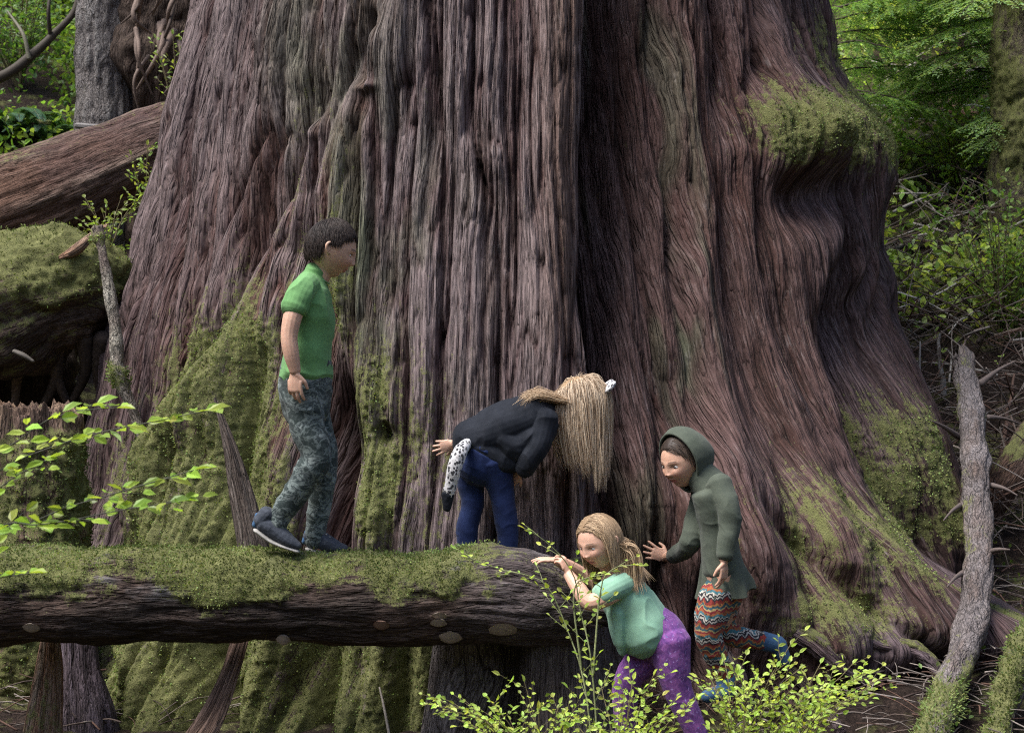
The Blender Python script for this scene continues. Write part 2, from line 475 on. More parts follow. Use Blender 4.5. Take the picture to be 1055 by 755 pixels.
def giant():
    phi = np.concatenate([np.linspace(-math.pi, -1.85, 50, endpoint=False), np.linspace(-1.85, 1.85, 1150, endpoint=False), np.linspace(1.85, math.pi, 50)])
    z = np.concatenate([np.linspace(-0.5, 4.1, 720, endpoint=False), np.linspace(4.1, 6.6, 40)])
    PH, Z = np.meshgrid(phi, z)
    aL, aR, b = np.interp(Z, TZ, TL), np.interp(Z, TZ, TR), np.interp(Z, TZ, TB)
    a = np.where(PH < 0, aL, aR)
    sx, cx = np.sin(PH), np.cos(PH)
    X, Y = a * sx, D0 - b * cx
    nx, ny = sx / a, -cx / b
    ln = np.hypot(nx, ny); nx, ny = nx / ln, ny / ln
    px, py = CX + X / Y * F, CY - (Z - CZ) / Y * F
    front = sst(-0.25, 0.15, cx)

    def at(ys, xs): return px - np.interp(py, ys, xs)

    def g(dx, wl, wr, p=2.0): return np.exp(-np.abs(np.where(dx < 0, dx / wl, dx / wr)) ** p)

    def sp(x0, y0, rx, ry, p=2.0): return np.exp(-(np.abs((px - x0) / rx) ** p + np.abs((py - y0) / ry) ** p))
    yt = lambda lo, hi: sst(lo, hi, py)
    D = np.zeros_like(Z)
    wv = 7 * fbm(PH * 2.2, Z * 1.6, 0, 71, 3) * 2
    # furrow between the left lobe and the mossy buttress
    d1 = at([0, 100, 200, 280, 350, 420, 480, 560], [352, 322, 288, 250, 222, 186, 152, 118]) + wv
    D -= 0.17 * g(d1, 26, 12, 1.4); D += 0.09 * g(d1 - 28, 22, 30)
    d1b = at([0, 120, 220, 300, 400], [262, 238, 216, 196, 165]) + wv
    D -= 0.06 * g(d1b, 16, 10, 1.5); D += 0.05 * g(d1b - 26, 18, 22)
    d1c = at([0, 120, 220, 320, 400], [305, 285, 258, 232, 205]) - wv
    D -= 0.07 * g(d1c, 12, 8, 1.4)
    # mossy buttress and its second rib
    D += 0.26 * yt(240, 470) * g(at([230, 300, 400, 500, 600, 750], [272, 255, 228, 205, 190, 175]) + wv * .6, 44, 52)
    D += 0.13 * yt(330, 480) * g(at([330, 440, 560, 750], [305, 300, 282, 262]) + wv, 22, 26)
    D -= 0.10 * yt(300, 420) * g(at([300, 420, 560, 750], [285, 268, 246, 228]) + wv, 12, 10, 1.4)
    D -= 0.08 * yt(320, 420) * g(at([300, 420, 560, 650], [220, 188, 160, 150]) + wv, 10, 10, 1.4)
    # furrow left of the central lobe, hollow behind the boy
    d2 = at([0, 100, 200, 260, 340, 420, 500, 560, 750], [398, 352, 320, 314, 330, 343, 342, 334, 322]) + wv * .7
    D -= 0.16 * g(d2, 20, 14, 1.4); D += 0.05 * g(d2 - 32, 18, 30)
    D -= 0.30 * sp(342, 455, 14, 55) + 0.12 * sp(350, 540, 12, 50)
    # ribs of the central lobe
    D += 0.10 * g(at([0, 200, 400, 600], [520, 500, 470, 460]), 110, 75)
    for xs, dep in (([440, 415, 398, 395, 400], .05), ([500, 485, 470, 455, 450], .035), ([470, 452, 430, 425, 428], .035), ([545, 548, 540, 548, 556], .045)):
        D -= dep * g(at([0, 150, 300, 450, 600], xs) + wv, 9, 7, 1.4)
    D += 0.07 * sp(385, 40, 20, 26) - 0.05 * sp(380, 75, 14, 22) + 0.05 * sp(318, 135, 10, 12) + 0.05 * sp(395, 6, 18, 12)
    D -= 0.07 * sp(383, 106, 9, 20) - 0.05 * sp(383, 92, 12, 5)
    D -= 0.13 * sp(368, 470, 16, 40) + 0.10 * sp(400, 448, 9, 12) + 0.06 * sp(430, 540, 10, 40)
    # twisted knot band at mid height
    D += 0.02 * sp(505, 165, 34, 16)
    D += 0.10 * yt(120, 190) * (1 - yt(380, 560)) * g(at([150, 260, 400, 520], [520, 545, 560, 572]), 26, 22)
    # the great cleft
    d3 = at([0, 200, 330, 400, 480, 560, 620, 760], [596, 593, 594, 602, 606, 612, 622, 630]) + wv * .25
    D += 0.12 * g(d3 + 22, 30, 22) * (1 - .4 * yt(380, 520))
    D -= (0.62 - 0.28 * yt(330, 520)) * sst(-1, 9, d3) * np.exp(-(np.maximum(d3, 0) / 78) ** 2)
    for xs, dep in (([632, 640, 645, 640, 640], .07), ([690, 694, 700, 716, 726], .15), ([664, 668, 672, 684, 690], .07), ([742, 745, 744, 764, 790], .06), ([780, 770, 772, 800, 840], .05)):
        dd = at([0, 120, 240, 360, 480], xs) + wv * .8
        D -= dep * g(dd, 10, 9, 1.3); D += dep * .6 * g(dd - 18, 12, 16)
    D += 0.08 * g(at([180, 300, 420, 560], [718, 716, 718, 722]), 9, 9) * yt(240, 290) * (1 - yt(400, 470))
    D -= 0.18 * sp(705, 440, 16, 60)
    # burl with its moss cap, and the dark overhang under it
    D += 0.22 * sp(834, 142, 56, 46, 2.4) + 0.10 * sp(842, 235, 50, 90) + 0.10 * sp(884, 185, 34, 48, 2.2) + .08 * sp(800, 125, 36, 40)
    D += .04 * sp(872, 250, 36, 80) * np.sin(px / 4.2 + np.sin(py / 25)) + .05 * fbm(X * 7, Y * 7, Z * 7, 19, 3) * sp(845, 150, 75, 70)
    D -= 0.15 * sp(806, 206, 20, 30) - 0.05 * sp(838, 250, 10, 60)
    D += 0.05 * sp(886, 262, 26, 80) + 0.07 * sp(862, 262, 8, 70) + .05 * sp(905, 250, 8, 60)
    # right hand furrow and buttresses
    d5 = at([200, 280, 360, 440, 500, 560, 640], [838, 842, 854, 872, 898, 940, 1010]) + wv * .5
    D -= 0.16 * yt(230, 360) * g(d5, 12, 20, 1.5)
    D += 0.16 * yt(330, 480) * g(d5 + 42, 46, 30)
    D += 0.22 * yt(300, 480) * g(at([300, 400, 480, 560], [890, 905, 925, 965]), 26, 34)
    D += 0.44 * yt(380, 600) * g(at([380, 450, 520, 570, 620, 680, 760], [742, 765, 805, 848, 905, 985, 1080]) + wv, 120, 42)
    D += 0.20 * yt(430, 600) * g(at([430, 520, 600, 700], [690, 715, 760, 830]) + wv, 40, 30)
    D -= 0.12 * yt(470, 570) * g(at([470, 540, 600, 680], [735, 770, 815, 900]) + wv, 12, 12, 1.4)
    # base under the log: upright mossy ribs with dark slots between them
    for xx, dep in ((235, .2), (322, .16), (372, .1), (412, .22), (452, .34)):
        D -= dep * yt(580, 680) * g(at([560, 760], [xx, xx - 6]) + wv * .6, 12, 14, 1.5)
    D -= 0.55 * yt(560, 660) * sp(520, 740, 75, 130, 3)
    D += 0.20 * sp(850, 650, 80, 46) + 0.16 * sp(930, 655, 60, 40)
    D *= front
    D += 0.10 * fbm(PH * 2.6, Z * 0.8, 0, 41, 3)
    # ---- bark
    U = PH * 2.15
    warp = 0.045 * fbm(U * 1.3, Z * .7, 0, 21, 3) + 0.007 * fbm(U * 6, Z * 2.2, 0, 27, 2)
    warp = warp + .035 * sp(535, 200, 40, 50) * ((px - 535) / 40)
    u = U + warp
    def fur(n, w): return 1 - np.exp(-np.abs(n) / w)
    h1 = fur(vn(u * 8.0, Z * 0.55 + 0.5 * vn(u * 3, Z * .5, 0, 5), 0, 101), .16)
    h2 = fur(vn(u * 17, Z * .8 + 0.5 * vn(u * 7, Z * .8, 0, 6), 0, 102), .16)
    h3 = fur(vn(u * 34, Z * 1.6 + 0.6 * vn(u * 15, Z * 2, 0, 7), 0, 103), .20)
    h4 = fur(vn(u * 66, Z * 4.5, 0, 104), .25)
    h5 = vn(u * 95, Z * 16, 0, 105)
    sm = np.clip(1.0 * yt(300, 520) * sp(480, 420, 130, 170) + 0.9 * yt(330, 520) * sst(690, 740, px), 0, 1)
    amp = (1 - 0.45 * sm) * (1 - .42 * sst(690, 760, px) * yt(120, 260))
    deep = 1.0 + 0.8 * fbm(u * 2.4, Z * .6, 0, 15, 3)
    bark = deep * (0.085 * (h1 - .7) + 0.060 * (h2 - .7)) + 0.036 * (h3 - .7) + 0.015 * (h4 - .7) + 0.0015 * h5
    wr = fbm(u * 2.2, Z * 10 + 2 * vn(u * 2, Z * 2, 0, 33), 0, 61, 3)
    bark = bark * amp + 0.003 * wr + 0.02 * sm * fbm(u * 16, Z * 9, 0, 66, 3)
    # ---- moss
    mn = fbm(X * 5, Y * 5, Z * 5, 91, 4); mn2 = fbm(X * 1.7, Y * 1.7, Z * 1.7, 95, 3)
    but = yt(215, 400) ** .8 * sst(-95, 5, at([230, 300, 400, 500, 600, 760], [262, 240, 205, 168, 150, 130])) * (1 - sst(-50, 16, at([230, 300, 400, 500, 600, 760], [312, 318, 318, 322, 322, 318])))
    mo = 0.98 * but * (0.75 + .4 * yt(280, 420))
    mo = np.maximum(mo, 0.95 * sp(398, 500, 34, 85, 2.4) + .45 * sp(385, 380, 40, 90))
    mo = np.maximum(mo, 0.62 * sp(345, 300, 22, 80)); mo = np.maximum(mo, 0.52 * sp(440, 470, 40, 110))
    mo = np.maximum(mo, 1.15 * sp(828, 128, 62, 44, 2.6)); mo = np.maximum(mo, 1.1 * sp(884, 152, 34, 26, 2)); mo = np.maximum(mo, .60 * sp(845, 60, 24, 60))
    mo = np.maximum(mo, .75 * sp(905, 190, 16, 50))
    mo = np.maximum(mo, 0.84 * sp(905, 480, 42, 80, 2.2)); mo = np.maximum(mo, .75 * sp(940, 545, 50, 26))
    mo = np.maximum(mo, 0.80 * sp(815, 620, 60, 36)); mo = np.maximum(mo, .62 * sp(790, 520, 50, 50)); mo = np.maximum(mo, .66 * g(at([450, 520, 570, 640], [790, 838, 880, 960]), 9, 14) * yt(440, 500))
    mo = np.maximum(mo, 0.92 * yt(585, 665) * sst(120, 170, px) * (1 - sst(425, 470, px)))
    mo = np.maximum(mo, .8 * sst(-1.42, -1.52, PH) * sst(-1.8, -1.6, PH) * yt(-50, 40))
    mo = np.maximum(mo, .55 * sp(645, 600, 26, 60)); mo = np.maximum(mo, .5 * sp(300, 210, 16, 120) * 1)
    mo = mo * .88
    mo = np.maximum(mo, .50 * sp(415, 470, 60, 130)); mo = np.maximum(mo, .48 * sp(830, 560, 90, 70)); mo = np.maximum(mo, .46 * sp(345, 250, 26, 130))
    moss = np.clip(mo + (0.36 * mn + 0.22 * mn2 + .25 * (h2 - .7) + .3 * fbm(u * 12, Z * 2.5, 0, 97, 3)) * sst(0.05, 0.4, mo), 0, 1.3)
    mm = sst(0.36, 0.62, moss)
    lump = 0.026 * fbm(u * 24, Z * 5, 0, 201, 3) + 0.022 * fbm(u * 8, Z * 3, 0, 207, 2) + 0.016 * fbm(u * 55, Z * 40, 0, 211, 2)
    D = D + bark * (1 - 0.2 * mm) + mm * (0.006 + .75 * lump)
    X2, Y2 = X + nx * D, Y + ny * D
    # ---- colours of the bark, with some shade painted in
    c_pur, c_red = np.array((0.100, 0.058, 0.062)), np.array((0.132, 0.060, 0.045))
    c_gry, c_lic, c_brn = np.array((0.200, 0.172, 0.172)), np.array((0.142, 0.168, 0.108)), np.array((0.135, 0.085, 0.060))
    k1 = sst(-0.35, 0.4, fbm(u * 2.2, Z * 0.45, 0, 301, 4))[..., None]
    t = c_pur * (1 - k1) + c_red * k1
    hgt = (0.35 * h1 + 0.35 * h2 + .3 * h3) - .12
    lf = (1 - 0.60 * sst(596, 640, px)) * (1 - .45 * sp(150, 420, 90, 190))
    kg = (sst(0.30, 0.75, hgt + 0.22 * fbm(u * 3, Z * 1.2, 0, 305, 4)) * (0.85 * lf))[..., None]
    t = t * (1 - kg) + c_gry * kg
    lich = np.clip(0.95 * sp(385, 300, 62, 210) + .5 * sp(345, 40, 50, 80) + .35 * sp(300, 60, 30, 120) + .4 * sp(460, 300, 40, 120), 0, 1) * sst(-.3, .35, fbm(u * 5, Z * 2, 0, 311, 4))
    lich = np.maximum(lich, .9 * g(at([150, 300, 420], [716, 715, 718]), 7, 7) * yt(230, 290) * (1 - yt(400, 440)) * sst(-.3, .2, fbm(u * 20, Z * 3, 0, 313, 3)))
    lich = np.maximum(lich, .55 * (sst(610, 640, px) * (1 - sst(720, 760, px))) * sst(.18, .5, fbm(u * 14, Z * 1.2, 0, 317, 3)))[..., None] 
    t = t * (1 - lich) + c_lic * lich
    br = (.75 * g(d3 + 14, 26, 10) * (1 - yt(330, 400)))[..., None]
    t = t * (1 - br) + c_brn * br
    vio = (sm * .35 * sst(-.2, .4, fbm(u * 6, Z * 2, 0, 321, 3)))[..., None]
    t = t * (1 - vio) + np.array((0.15, 0.115, 0.135)) * vio
    ro = (yt(540, 600) * sst(740, 790, px) * sst(-.1, .3, fbm(u * 9, Z * 3, 0, 331, 3)) * .6)[..., None]
    t = t * (1 - ro) + np.array((0.20, 0.17, 0.19)) * ro
    t = t * (1 - .24 * sst(598, 640, px) - .15 * sp(150, 420, 90, 190))[..., None]  # shade right of the cleft painted into the tint; low left darker too
    t = t * np.array((.90, .83, .82))
    inner_shade = (np.clip(1.35 - hgt * 1.75, 0, 1) * .88)[..., None]     # raw inner bark in the furrows, darkened further to paint their shade
    t = t * (1 - inner_shade) + np.array((0.030, 0.017, 0.014)) * inner_shade
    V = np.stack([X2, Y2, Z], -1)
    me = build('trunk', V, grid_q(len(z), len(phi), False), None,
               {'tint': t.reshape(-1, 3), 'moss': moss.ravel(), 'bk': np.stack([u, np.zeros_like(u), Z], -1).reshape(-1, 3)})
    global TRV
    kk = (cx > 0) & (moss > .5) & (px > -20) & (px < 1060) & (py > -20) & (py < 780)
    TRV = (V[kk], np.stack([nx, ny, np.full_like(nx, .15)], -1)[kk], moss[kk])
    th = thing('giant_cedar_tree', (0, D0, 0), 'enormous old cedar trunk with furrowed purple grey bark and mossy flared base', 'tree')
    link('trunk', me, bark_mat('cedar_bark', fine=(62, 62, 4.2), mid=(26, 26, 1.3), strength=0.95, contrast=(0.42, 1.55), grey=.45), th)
    m = (cx > 0.0)
    q = np.stack([CX + X2 / Y2 * F, CY - (Z - CZ) / Y2 * F, Y2], -1)[m]
    return th, q


CEDAR, TQ = giant()


def trunk_d(px, py, r=4.0):
    """distance of the trunk's surface in that direction (for hands and feet to touch it)"""
    k = (np.abs(TQ[:, 0] - px) < r) & (np.abs(TQ[:, 1] - py) < r)
    return float(TQ[k, 2].min()) if k.any() else 8.0


def surf_d(px, py):
    """distance to the first of trunk or ground in that direction"""
    t = trunk_d(px, py, 5) if px < 1010 else 99
    d = np.linspace(6.0, 12, 400); x = (px - CX) * d / F; z = (CY - py) * d / F + CZ
    k = np.where(G(x, d) > z)[0]
    return min(t if t != 8.0 else 99, d[k[0]] if len(k) else 12)


def GH(px, py):
    """distance at which the line of sight meets the ground"""
    d = np.linspace(7.0, 26, 1500); k = np.where(G((px - CX) * d / F, d) > (CY - py) * d / F + CZ)[0]
    return float(d[k[0]]) if len(k) else 20.0


# ================================================================== camera and light
def setup():
    cam = bpy.data.cameras.new('camera'); o = bpy.data.objects.new('camera', cam); COL.objects.link(o)
    o.location = (0, 0, CZ); o.rotation_euler = (math.pi / 2, 0, 0)
    cam.sensor_width = 36; cam.sensor_fit = 'HORIZONTAL'; cam.lens = 36 * F / 1055.0
    cam.clip_start = 0.1; cam.clip_end = 800
    cam.dof.use_dof = True; cam.dof.focus_distance = 7.4; cam.dof.aperture_fstop = 6.3
    SC.camera = o
    w = bpy.data.worlds.new('World'); SC.world = w; w.use_nodes = True
    nt = w.node_tree; bg = nt.nodes['Background']
    sky = nt.nodes.new('ShaderNodeTexSky'); sky.sky_type = 'NISHITA'; sky.sun_disc = False
    EL, AZ = math.radians(62), math.radians(-120)      # the sun stands behind the camera's left shoulder
    sky.sun_elevation = EL; sky.sun_rotation = AZ; sky.air_density = 1.0; sky.dust_density = 3.0; sky.ozone_density = 1.0
    nt.links.new(sky.outputs[0], bg.inputs[0]); bg.inputs[1].default_value = 0.068
    L = bpy.data.lights.new('sun', 'SUN'); so = bpy.data.objects.new('sun', L); COL.objects.link(so)
    L.energy = 1.5; L.angle = math.radians(32); L.color = (1.0, 0.985, 0.955)
    d = Vector((math.sin(AZ) * math.cos(EL), math.cos(AZ) * math.cos(EL), math.sin(EL)))
    so.rotation_euler = d.to_track_quat('Z', 'Y').to_euler(); so.location = (-8, -8, 20)
    vs = SC.view_settings; vs.view_transform = 'Standard'; vs.look = 'None'; vs.gamma = 1; vs.use_curve_mapping = False
    vs.exposure = EXPOSURE
    SC.render.engine = 'CYCLES'
    c = SC.cycles; c.max_bounces = 6; c.diffuse_bounces = 3; c.glossy_bounces = 2; c.transmission_bounces = 4; c.transparent_max_bounces = 4
    c.use_denoising = False; c.filter_width = 1.15; c.sample_clamp_indirect = 4
    try:
        c.denoiser = 'OPENIMAGEDENOISE'; c.denoising_input_passes = 'RGB_ALBEDO_NORMAL'
    except Exception: pass


EXPOSURE = 2.0
setup()
# ================================================================== fallen wood, stumps, background trunks
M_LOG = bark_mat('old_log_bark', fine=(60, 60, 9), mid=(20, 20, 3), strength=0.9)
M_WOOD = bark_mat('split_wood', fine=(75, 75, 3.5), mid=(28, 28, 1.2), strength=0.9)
M_GREY = bark_mat('grey_bark', fine=(70, 70, 30), mid=(28, 28, 9), strength=0.9, inner_shade=(.05, .042, .04))

# moss tufts: little blades rising from a mossy surface
M_TUFT = leaf_mat('moss_blades', 0.25, 0.8, 0.1)


def tufts(V, rad, moss, n, name, parent, hmin=0.012, hmax=0.03, thr=0.55, flt=None):
    Vf, Rf, mf = V.reshape(-1, 3), rad.reshape(-1, 3), moss.ravel()
    k = np.where(mf > thr)[0]
    if flt is not None: k = k[flt(Vf[k])]
    if len(k) == 0: return
    i = RNG.choice(k, n)
    p = Vf[i] + RNG.standard_normal((n, 3)) * 0.008 - Rf[i] * .004
    d = Rf[i] + RNG.standard_normal((n, 3)) * 0.55 + np.array((0, 0, .15))
    mb = MB()
    g = RNG.random((n, 1))
    cl = sst(-.4, .4, fbm(p[:, 0] * 7, p[:, 1] * 7, p[:, 2] * 7, 77, 3))[:, None]
    col = np.array((0.080, 0.108, 0.032)) * (1 - cl) + np.array((0.27, 0.335, 0.12)) * cl
    leaves(mb, p, d, rdir(n), hmin + (hmax - hmin) * RNG.random(n), 0.0045 + .004 * RNG.random(n), col * (.8 + .35 * g), 0.1, cjit=.1)
    o = link(name, mb.mesh(name, False), M_TUFT, parent); o['kind'] = 'stuff'
    return o


tufts(TRV[0], TRV[1], TRV[2], 60000, 'moss', CEDAR, .005, .013, .60)


# ---- the mossy log the children climb on
def main_log():
    D = 7.0
    c0, c1 = (0.034, 0.025, 0.021), (0.070, 0.046, 0.036)
    pts = PP([(-260, 612, -.25), (-100, 613, -.12), (60, 616, -.04), (200, 615, 0), (330, 617, 0), (430, 617, 0), (500, 611, 0), (548, 614, .02), (600, 622, .03)], D)
    rad = np.array((51, 50, 50, 48, 46, 45, 48, 47, 36)) / (F / D)
    base = P(180, 612, D)

    def moss_fn(b, rd, al):
        f = fbm(b[..., 0] * 3.2, b[..., 1] * 3.2, b[..., 2] * 3.2, 61, 4); f2 = fbm(b[..., 0] * 11, b[..., 1] * 11, b[..., 2] * 11, 63, 3)
        end = 1 - .75 * sst(-0.30, .10, b[..., 0])
        side = np.where(rd[..., 1] < 0, rd[..., 2], rd[..., 2] + .25)
        return sst(-0.25, 0.55, side + .38 * f + .42 * f2 - .10) * (0.84 + .42 * f2) * end

    def tint_fn(b, rd, al, hh):
        a = sst(-.3, .4, fbm(b[..., 0] * 2.5, b[..., 1] * 5, b[..., 2] * 5, 3, 4))[..., None]
        t = np.array(c0) * (1 - a) + np.array(c1) * a
        bare = (sst(.05, .5, fbm(b[..., 0] * 9, b[..., 1] * 9, b[..., 2] * 14, 13, 3)) * sst(-.1, .4, rd[..., 2]))[..., None] * .8
        t = t * (1 - bare) + np.array((.23, .215, .215)) * bare
        e = sst(-0.3, 0.0, b[..., 0])[..., None] * .7
        return t * (1 - e) + np.array((.105, .085, .085)) * e
    me, V, rd, ms = log_mesh('log', pts, rad, 420, 200, ((13, 1.6, .018), (30, 4, .010), (60, 12, .005)), .045, 3.2, moss_fn, tint_fn, 5, (.05, .11), moss_h=.016)
    th = thing('mossy_log', base, 'thick moss topped log lying level that the boy walks along', 'log')
    link('log', me, M_LOG, th)
    tufts(V, rd, ms, 30000, 'moss', th, .004, .011, .60, lambda v: (v[:, 0] > -2.6) & (v[:, 1] < 7.12))
    return V.reshape(-1, 3)


LOGV = main_log()


def log_top(px, d):
    x = (px - CX) * d / F
    k = (np.abs(LOGV[:, 0] - x) < .03) & (np.abs(LOGV[:, 1] - d) < .04)
    return float(LOGV[k, 2].max())


def log_front(px, py):
    q = CX + LOGV[:, 0] / LOGV[:, 1] * F; r = CY - (LOGV[:, 2] - CZ) / LOGV[:, 1] * F
    k = (np.abs(q - px) < 6) & (np.abs(r - py) < 6)
    return float(LOGV[k, 1].min()) if k.any() else 6.85


# ---- bracket fungi, each its own thing
M_FUN = tint_mat('bracket_fungus', 0.75, 90, .25, .3)
FUN = [(33, 647, 11, 6, 'pale bracket fungus low on the log near its left end'),
       (292, 659, 9, 8, 'small grey bracket fungus on the log underside above the leaning splinter'),
       (393, 644, 10, 7, 'brown ring shaped bracket fungus below the middle of the log'),
       (453, 636, 11, 5, 'upper one of a stacked pair of pale fungi on the log'),
       (452, 642, 10, 5, 'thin lower shelf of the stacked pair of pale fungi'),
       (464, 657, 14, 8, 'wide tan bracket fungus under the stacked pair on the log'),
       (518, 650, 17, 6, 'broad flat tan bracket fungus near the broken end of the log')]
for i, (x, y, w, h, lab) in enumerate(FUN):
    d = log_front(x, y) + .012
    c = P(x, y, d); s = .86 * d / F; w, h = w * s, h * s
    mb = MB(); n, m = 9, 22
    th_ = np.linspace(-math.pi * .5 - .25, math.pi * .5 + .25, m); r = np.linspace(0, 1, n)
    R, T = np.meshgrid(r, th_, indexing='ij')
    edge = 1 + .08 * vn(T * 2.5, i * 3.3, 0, 5)
    x_, y_ = np.sin(T) * R * w * edge, -np.cos(T) * R * w * .9 * edge
    up = np.stack([x_, y_, h * .55 * (1 - R ** 2.5) + .003 * vn(R * 6, T * 2, i, 8)], -1) + c
    dn = np.stack([x_, y_, -h * .8 * (1 - R ** 1.6)], -1) + c
    col = np.array((.28, .23, .19)) if i != 2 else np.array((.16, .10, .075))
    up[..., 2] += -.75 * y_; dn[..., 2] += -.75 * y_
    cu = (col * .75) * (1 + .35 * np.sin(R * 9)[..., None]); cu = cu * (1 - (R > .85)[..., None] * .0)
    mb.add(up.reshape(-1, 3), grid_q(n, m, False), None, cu.reshape(-1, 3))
    mb.add(dn.reshape(-1, 3), grid_q(n, m, False)[:, ::-1], None, (col * 1.1 * np.ones((n * m, 1))))
    o = link('bracket_fungus', mb.mesh('bracket_fungus'), M_FUN, None, c)
    tag(o, lab, 'fungus', 'bracket fungi on the log')


def simple_log(name, part_name, base, label, cat, pts, rad, mat, group=None, nt=0, **kw):
    th = thing(name, base, label, cat, group)
    me, V, rd, ms = log_mesh(part_name, pts, rad, **kw)
    link(part_name, me, mat, th)
    if nt: tufts(V, rd, ms, nt, 'moss', th, .008, .024, .55)
    return th, V, rd, ms


# ---- big reddish log uphill on the left
simple_log('fallen_log', 'log', P(90, 190, 11.2), 'huge reddish brown fallen log with stripped bark slanting down the left bank', 'log',
           PP([(-150, 282, -.6), (-20, 228, -.2), (90, 184, .15), (200, 138, .5), (330, 92, .9)], 11.0), np.array((62, 58, 50, 40, 36)) * 11 / F, M_WOOD,
           nl=300, na=150, ridge=((10, .8, .035), (24, 1.6, .018), (50, 4, .008)), lump=.06, lumpk=2,
           moss_fn=moss_top(.55, 1.15, 4, .4, .55), tint_fn=tint_mix((.135, .075, .052), (.085, .05, .045), (.24, .18, .145), 1.5, 4), seed=11)
# ---- grey conifer trunk top left, with a bracket shelf of bark at its foot
th, *_ = simple_log('background_conifer', 'trunk', P(105, 140, 12.6), 'straight grey barked conifer trunk rising behind the reddish fallen log', 'tree',
           PP([(107, 330, 0), (107, 120, 0), (106, 40, 0), (104, -120, 0), (102, -420, 0)], 12.6), np.array((32, 29, 27.5, 26, 24)) * 12.6 / F, M_GREY,
           nl=300, na=110, ridge=((15, 4, .025), (30, 10, .014), (60, 20, .008)), lump=.03, lumpk=3,
           moss_fn=moss_top(.9, 1.6, 3, .9, .5), tint_fn=tint_mix((.13, .115, .112), (.19, .17, .16), (.26, .25, .24), 3, 4), seed=14)
mb = MB()
for k in range(3):
    mb.add(*tube(PP([(84, 132 - k, -.50), (100, 133 - k, -.56), (118, 130, -.5), (130, 125, -.36)], 12.6), [(.07, .012 + .004 * k)] * 4, 16, 8, ref=(0, 1, 0)), col=(.17, .16, .155))
link('bark_shelf', mb.mesh('bark_shelf'), M_FUN, th)
# ---- mossy trunk at the right edge
simple_log('moss_covered_tree', 'trunk', P(1072, 300, 12.0), 'tall tree trunk furred all over with moss at the right edge', 'tree',
           PP([(1074, 420, 0), (1073, 300, 0), (1074, 150, 0), (1076, -50, 0), (1080, -420, 0)], 12.0), np.array((60, 53, 49, 47, 42)) * 12 / F, M_GREY,
           nl=320, na=120, ridge=((12, 3, .03), (26, 6, .012)), lump=.05, lumpk=4, nt=9000,
           moss_fn=lambda b, rd, al: .62 + .55 * fbm(b[..., 0] * 4, b[..., 1] * 4, b[..., 2] * 2.5, 44, 4), tint_fn=tint_mix((.10, .08, .06), (.06, .045, .035), None, 3, 4), seed=15, moss_h=.03)
# ---- mossy broken mound under the reddish log
simple_log('mossy_root_mound', 'mound', P(40, 330, 9.4), 'moss draped root mound with a dark hollow below it at the left edge', 'stump',
           PP([(-70, 330, .1), (0, 318, 0), (50, 300, -.05), (92, 300, .05), (122, 330, .25)], 9.4), np.array((52, 66, 62, 52, 26)) * 9.4 / F, M_LOG, nt=9000,
           nl=180, na=160, ridge=((9, 2, .05), (22, 5, .02)), lump=.13, lumpk=2.4,
           moss_fn=moss_top(-1.1, .35, 4, .9, 1.0, 8), tint_fn=tint_mix((.045, .032, .026), (.09, .06, .045), None, 3, 4), seed=17, moss_h=.03)
me, _, _, _ = log_mesh('earth', PP([(10, 330, .65), (16, 430, .6), (20, 620, .5)], 9.4), np.array((60, 66, 84)) * 9.4 / F, nl=90, na=90, ridge=((8, 3, .08), (18, 6, .04)), lump=.16, lumpk=2.2,
             tint_fn=tint_mix((.028, .02, .016), (.06, .042, .032), None, 3, 4), seed=18)
link('earth', me, M_LOG, bpy.data.objects['mossy_root_mound'])
mb = MB()
for k in range(7):
    x = -10 + k * 19 + random.uniform(-5, 5)
    mb.add(*tube(PP([(x, 350 + random.uniform(-8, 8), 0), (x + random.uniform(-12, 12), 385, .1), (x + random.uniform(-25, 25), 430 + random.uniform(0, 25), .25)], 9.3), np.array((10, 6, 2.5)) * 9.3 / F, 14, 8), col=np.array((.07, .05, .04)) * random.uniform(.6, 1.5))
o = link('hanging_root', mb.mesh('hanging_root'), tint_mat('root_wood', .9, 50, .5, .6), bpy.data.objects['mossy_root_mound'])
mb = MB(); c = P(24, 366, 8.85)
for k in range(1):
    mb.add(*tube([c + np.array((-.045, 0, .02)), c, c + np.array((.05, .0, -.03))], [(.012, .02), (.014, .03), (.008, .016)], 10, 10, ref=(0, 0, 1)), col=(.10, .088, .075))
o = link('bracket_fungus', mb.mesh('bracket_fungus'), M_FUN, None, c); tag(o, 'pale bracket fungus in the hollow under the moss draped mound', 'fungus')
# ---- mossy stump at the left behind the log
simple_log('mossy_stump', 'stump', P(35, 600, 8.2), 'broad moss coated stump with rotten orange top behind left end of log', 'stump',
           PP([(18, 800, 0), (22, 700, 0), (26, 560, .02), (30, 425, .05)], 8.2), np.array((86, 74, 62, 50)) * 8.2 / F, M_LOG, nt=16000,
           nl=240, na=170, ridge=((9, 1.2, .05), (22, 3, .02)), lump=.07, lumpk=2.6, ragged=(0, .05),
           moss_fn=lambda b, rd, al: (.78 + .5 * fbm(b[..., 0] * 4, b[..., 1] * 4, b[..., 2] * 2.6, 24, 4)) * (1 - .85 * sst(1.26, 1.42, b[..., 2])), tint_fn=tint_mix((.10, .065, .05), (.17, .10, .06), (.26, .18, .12), 3, 4), seed=19, moss_h=.028)
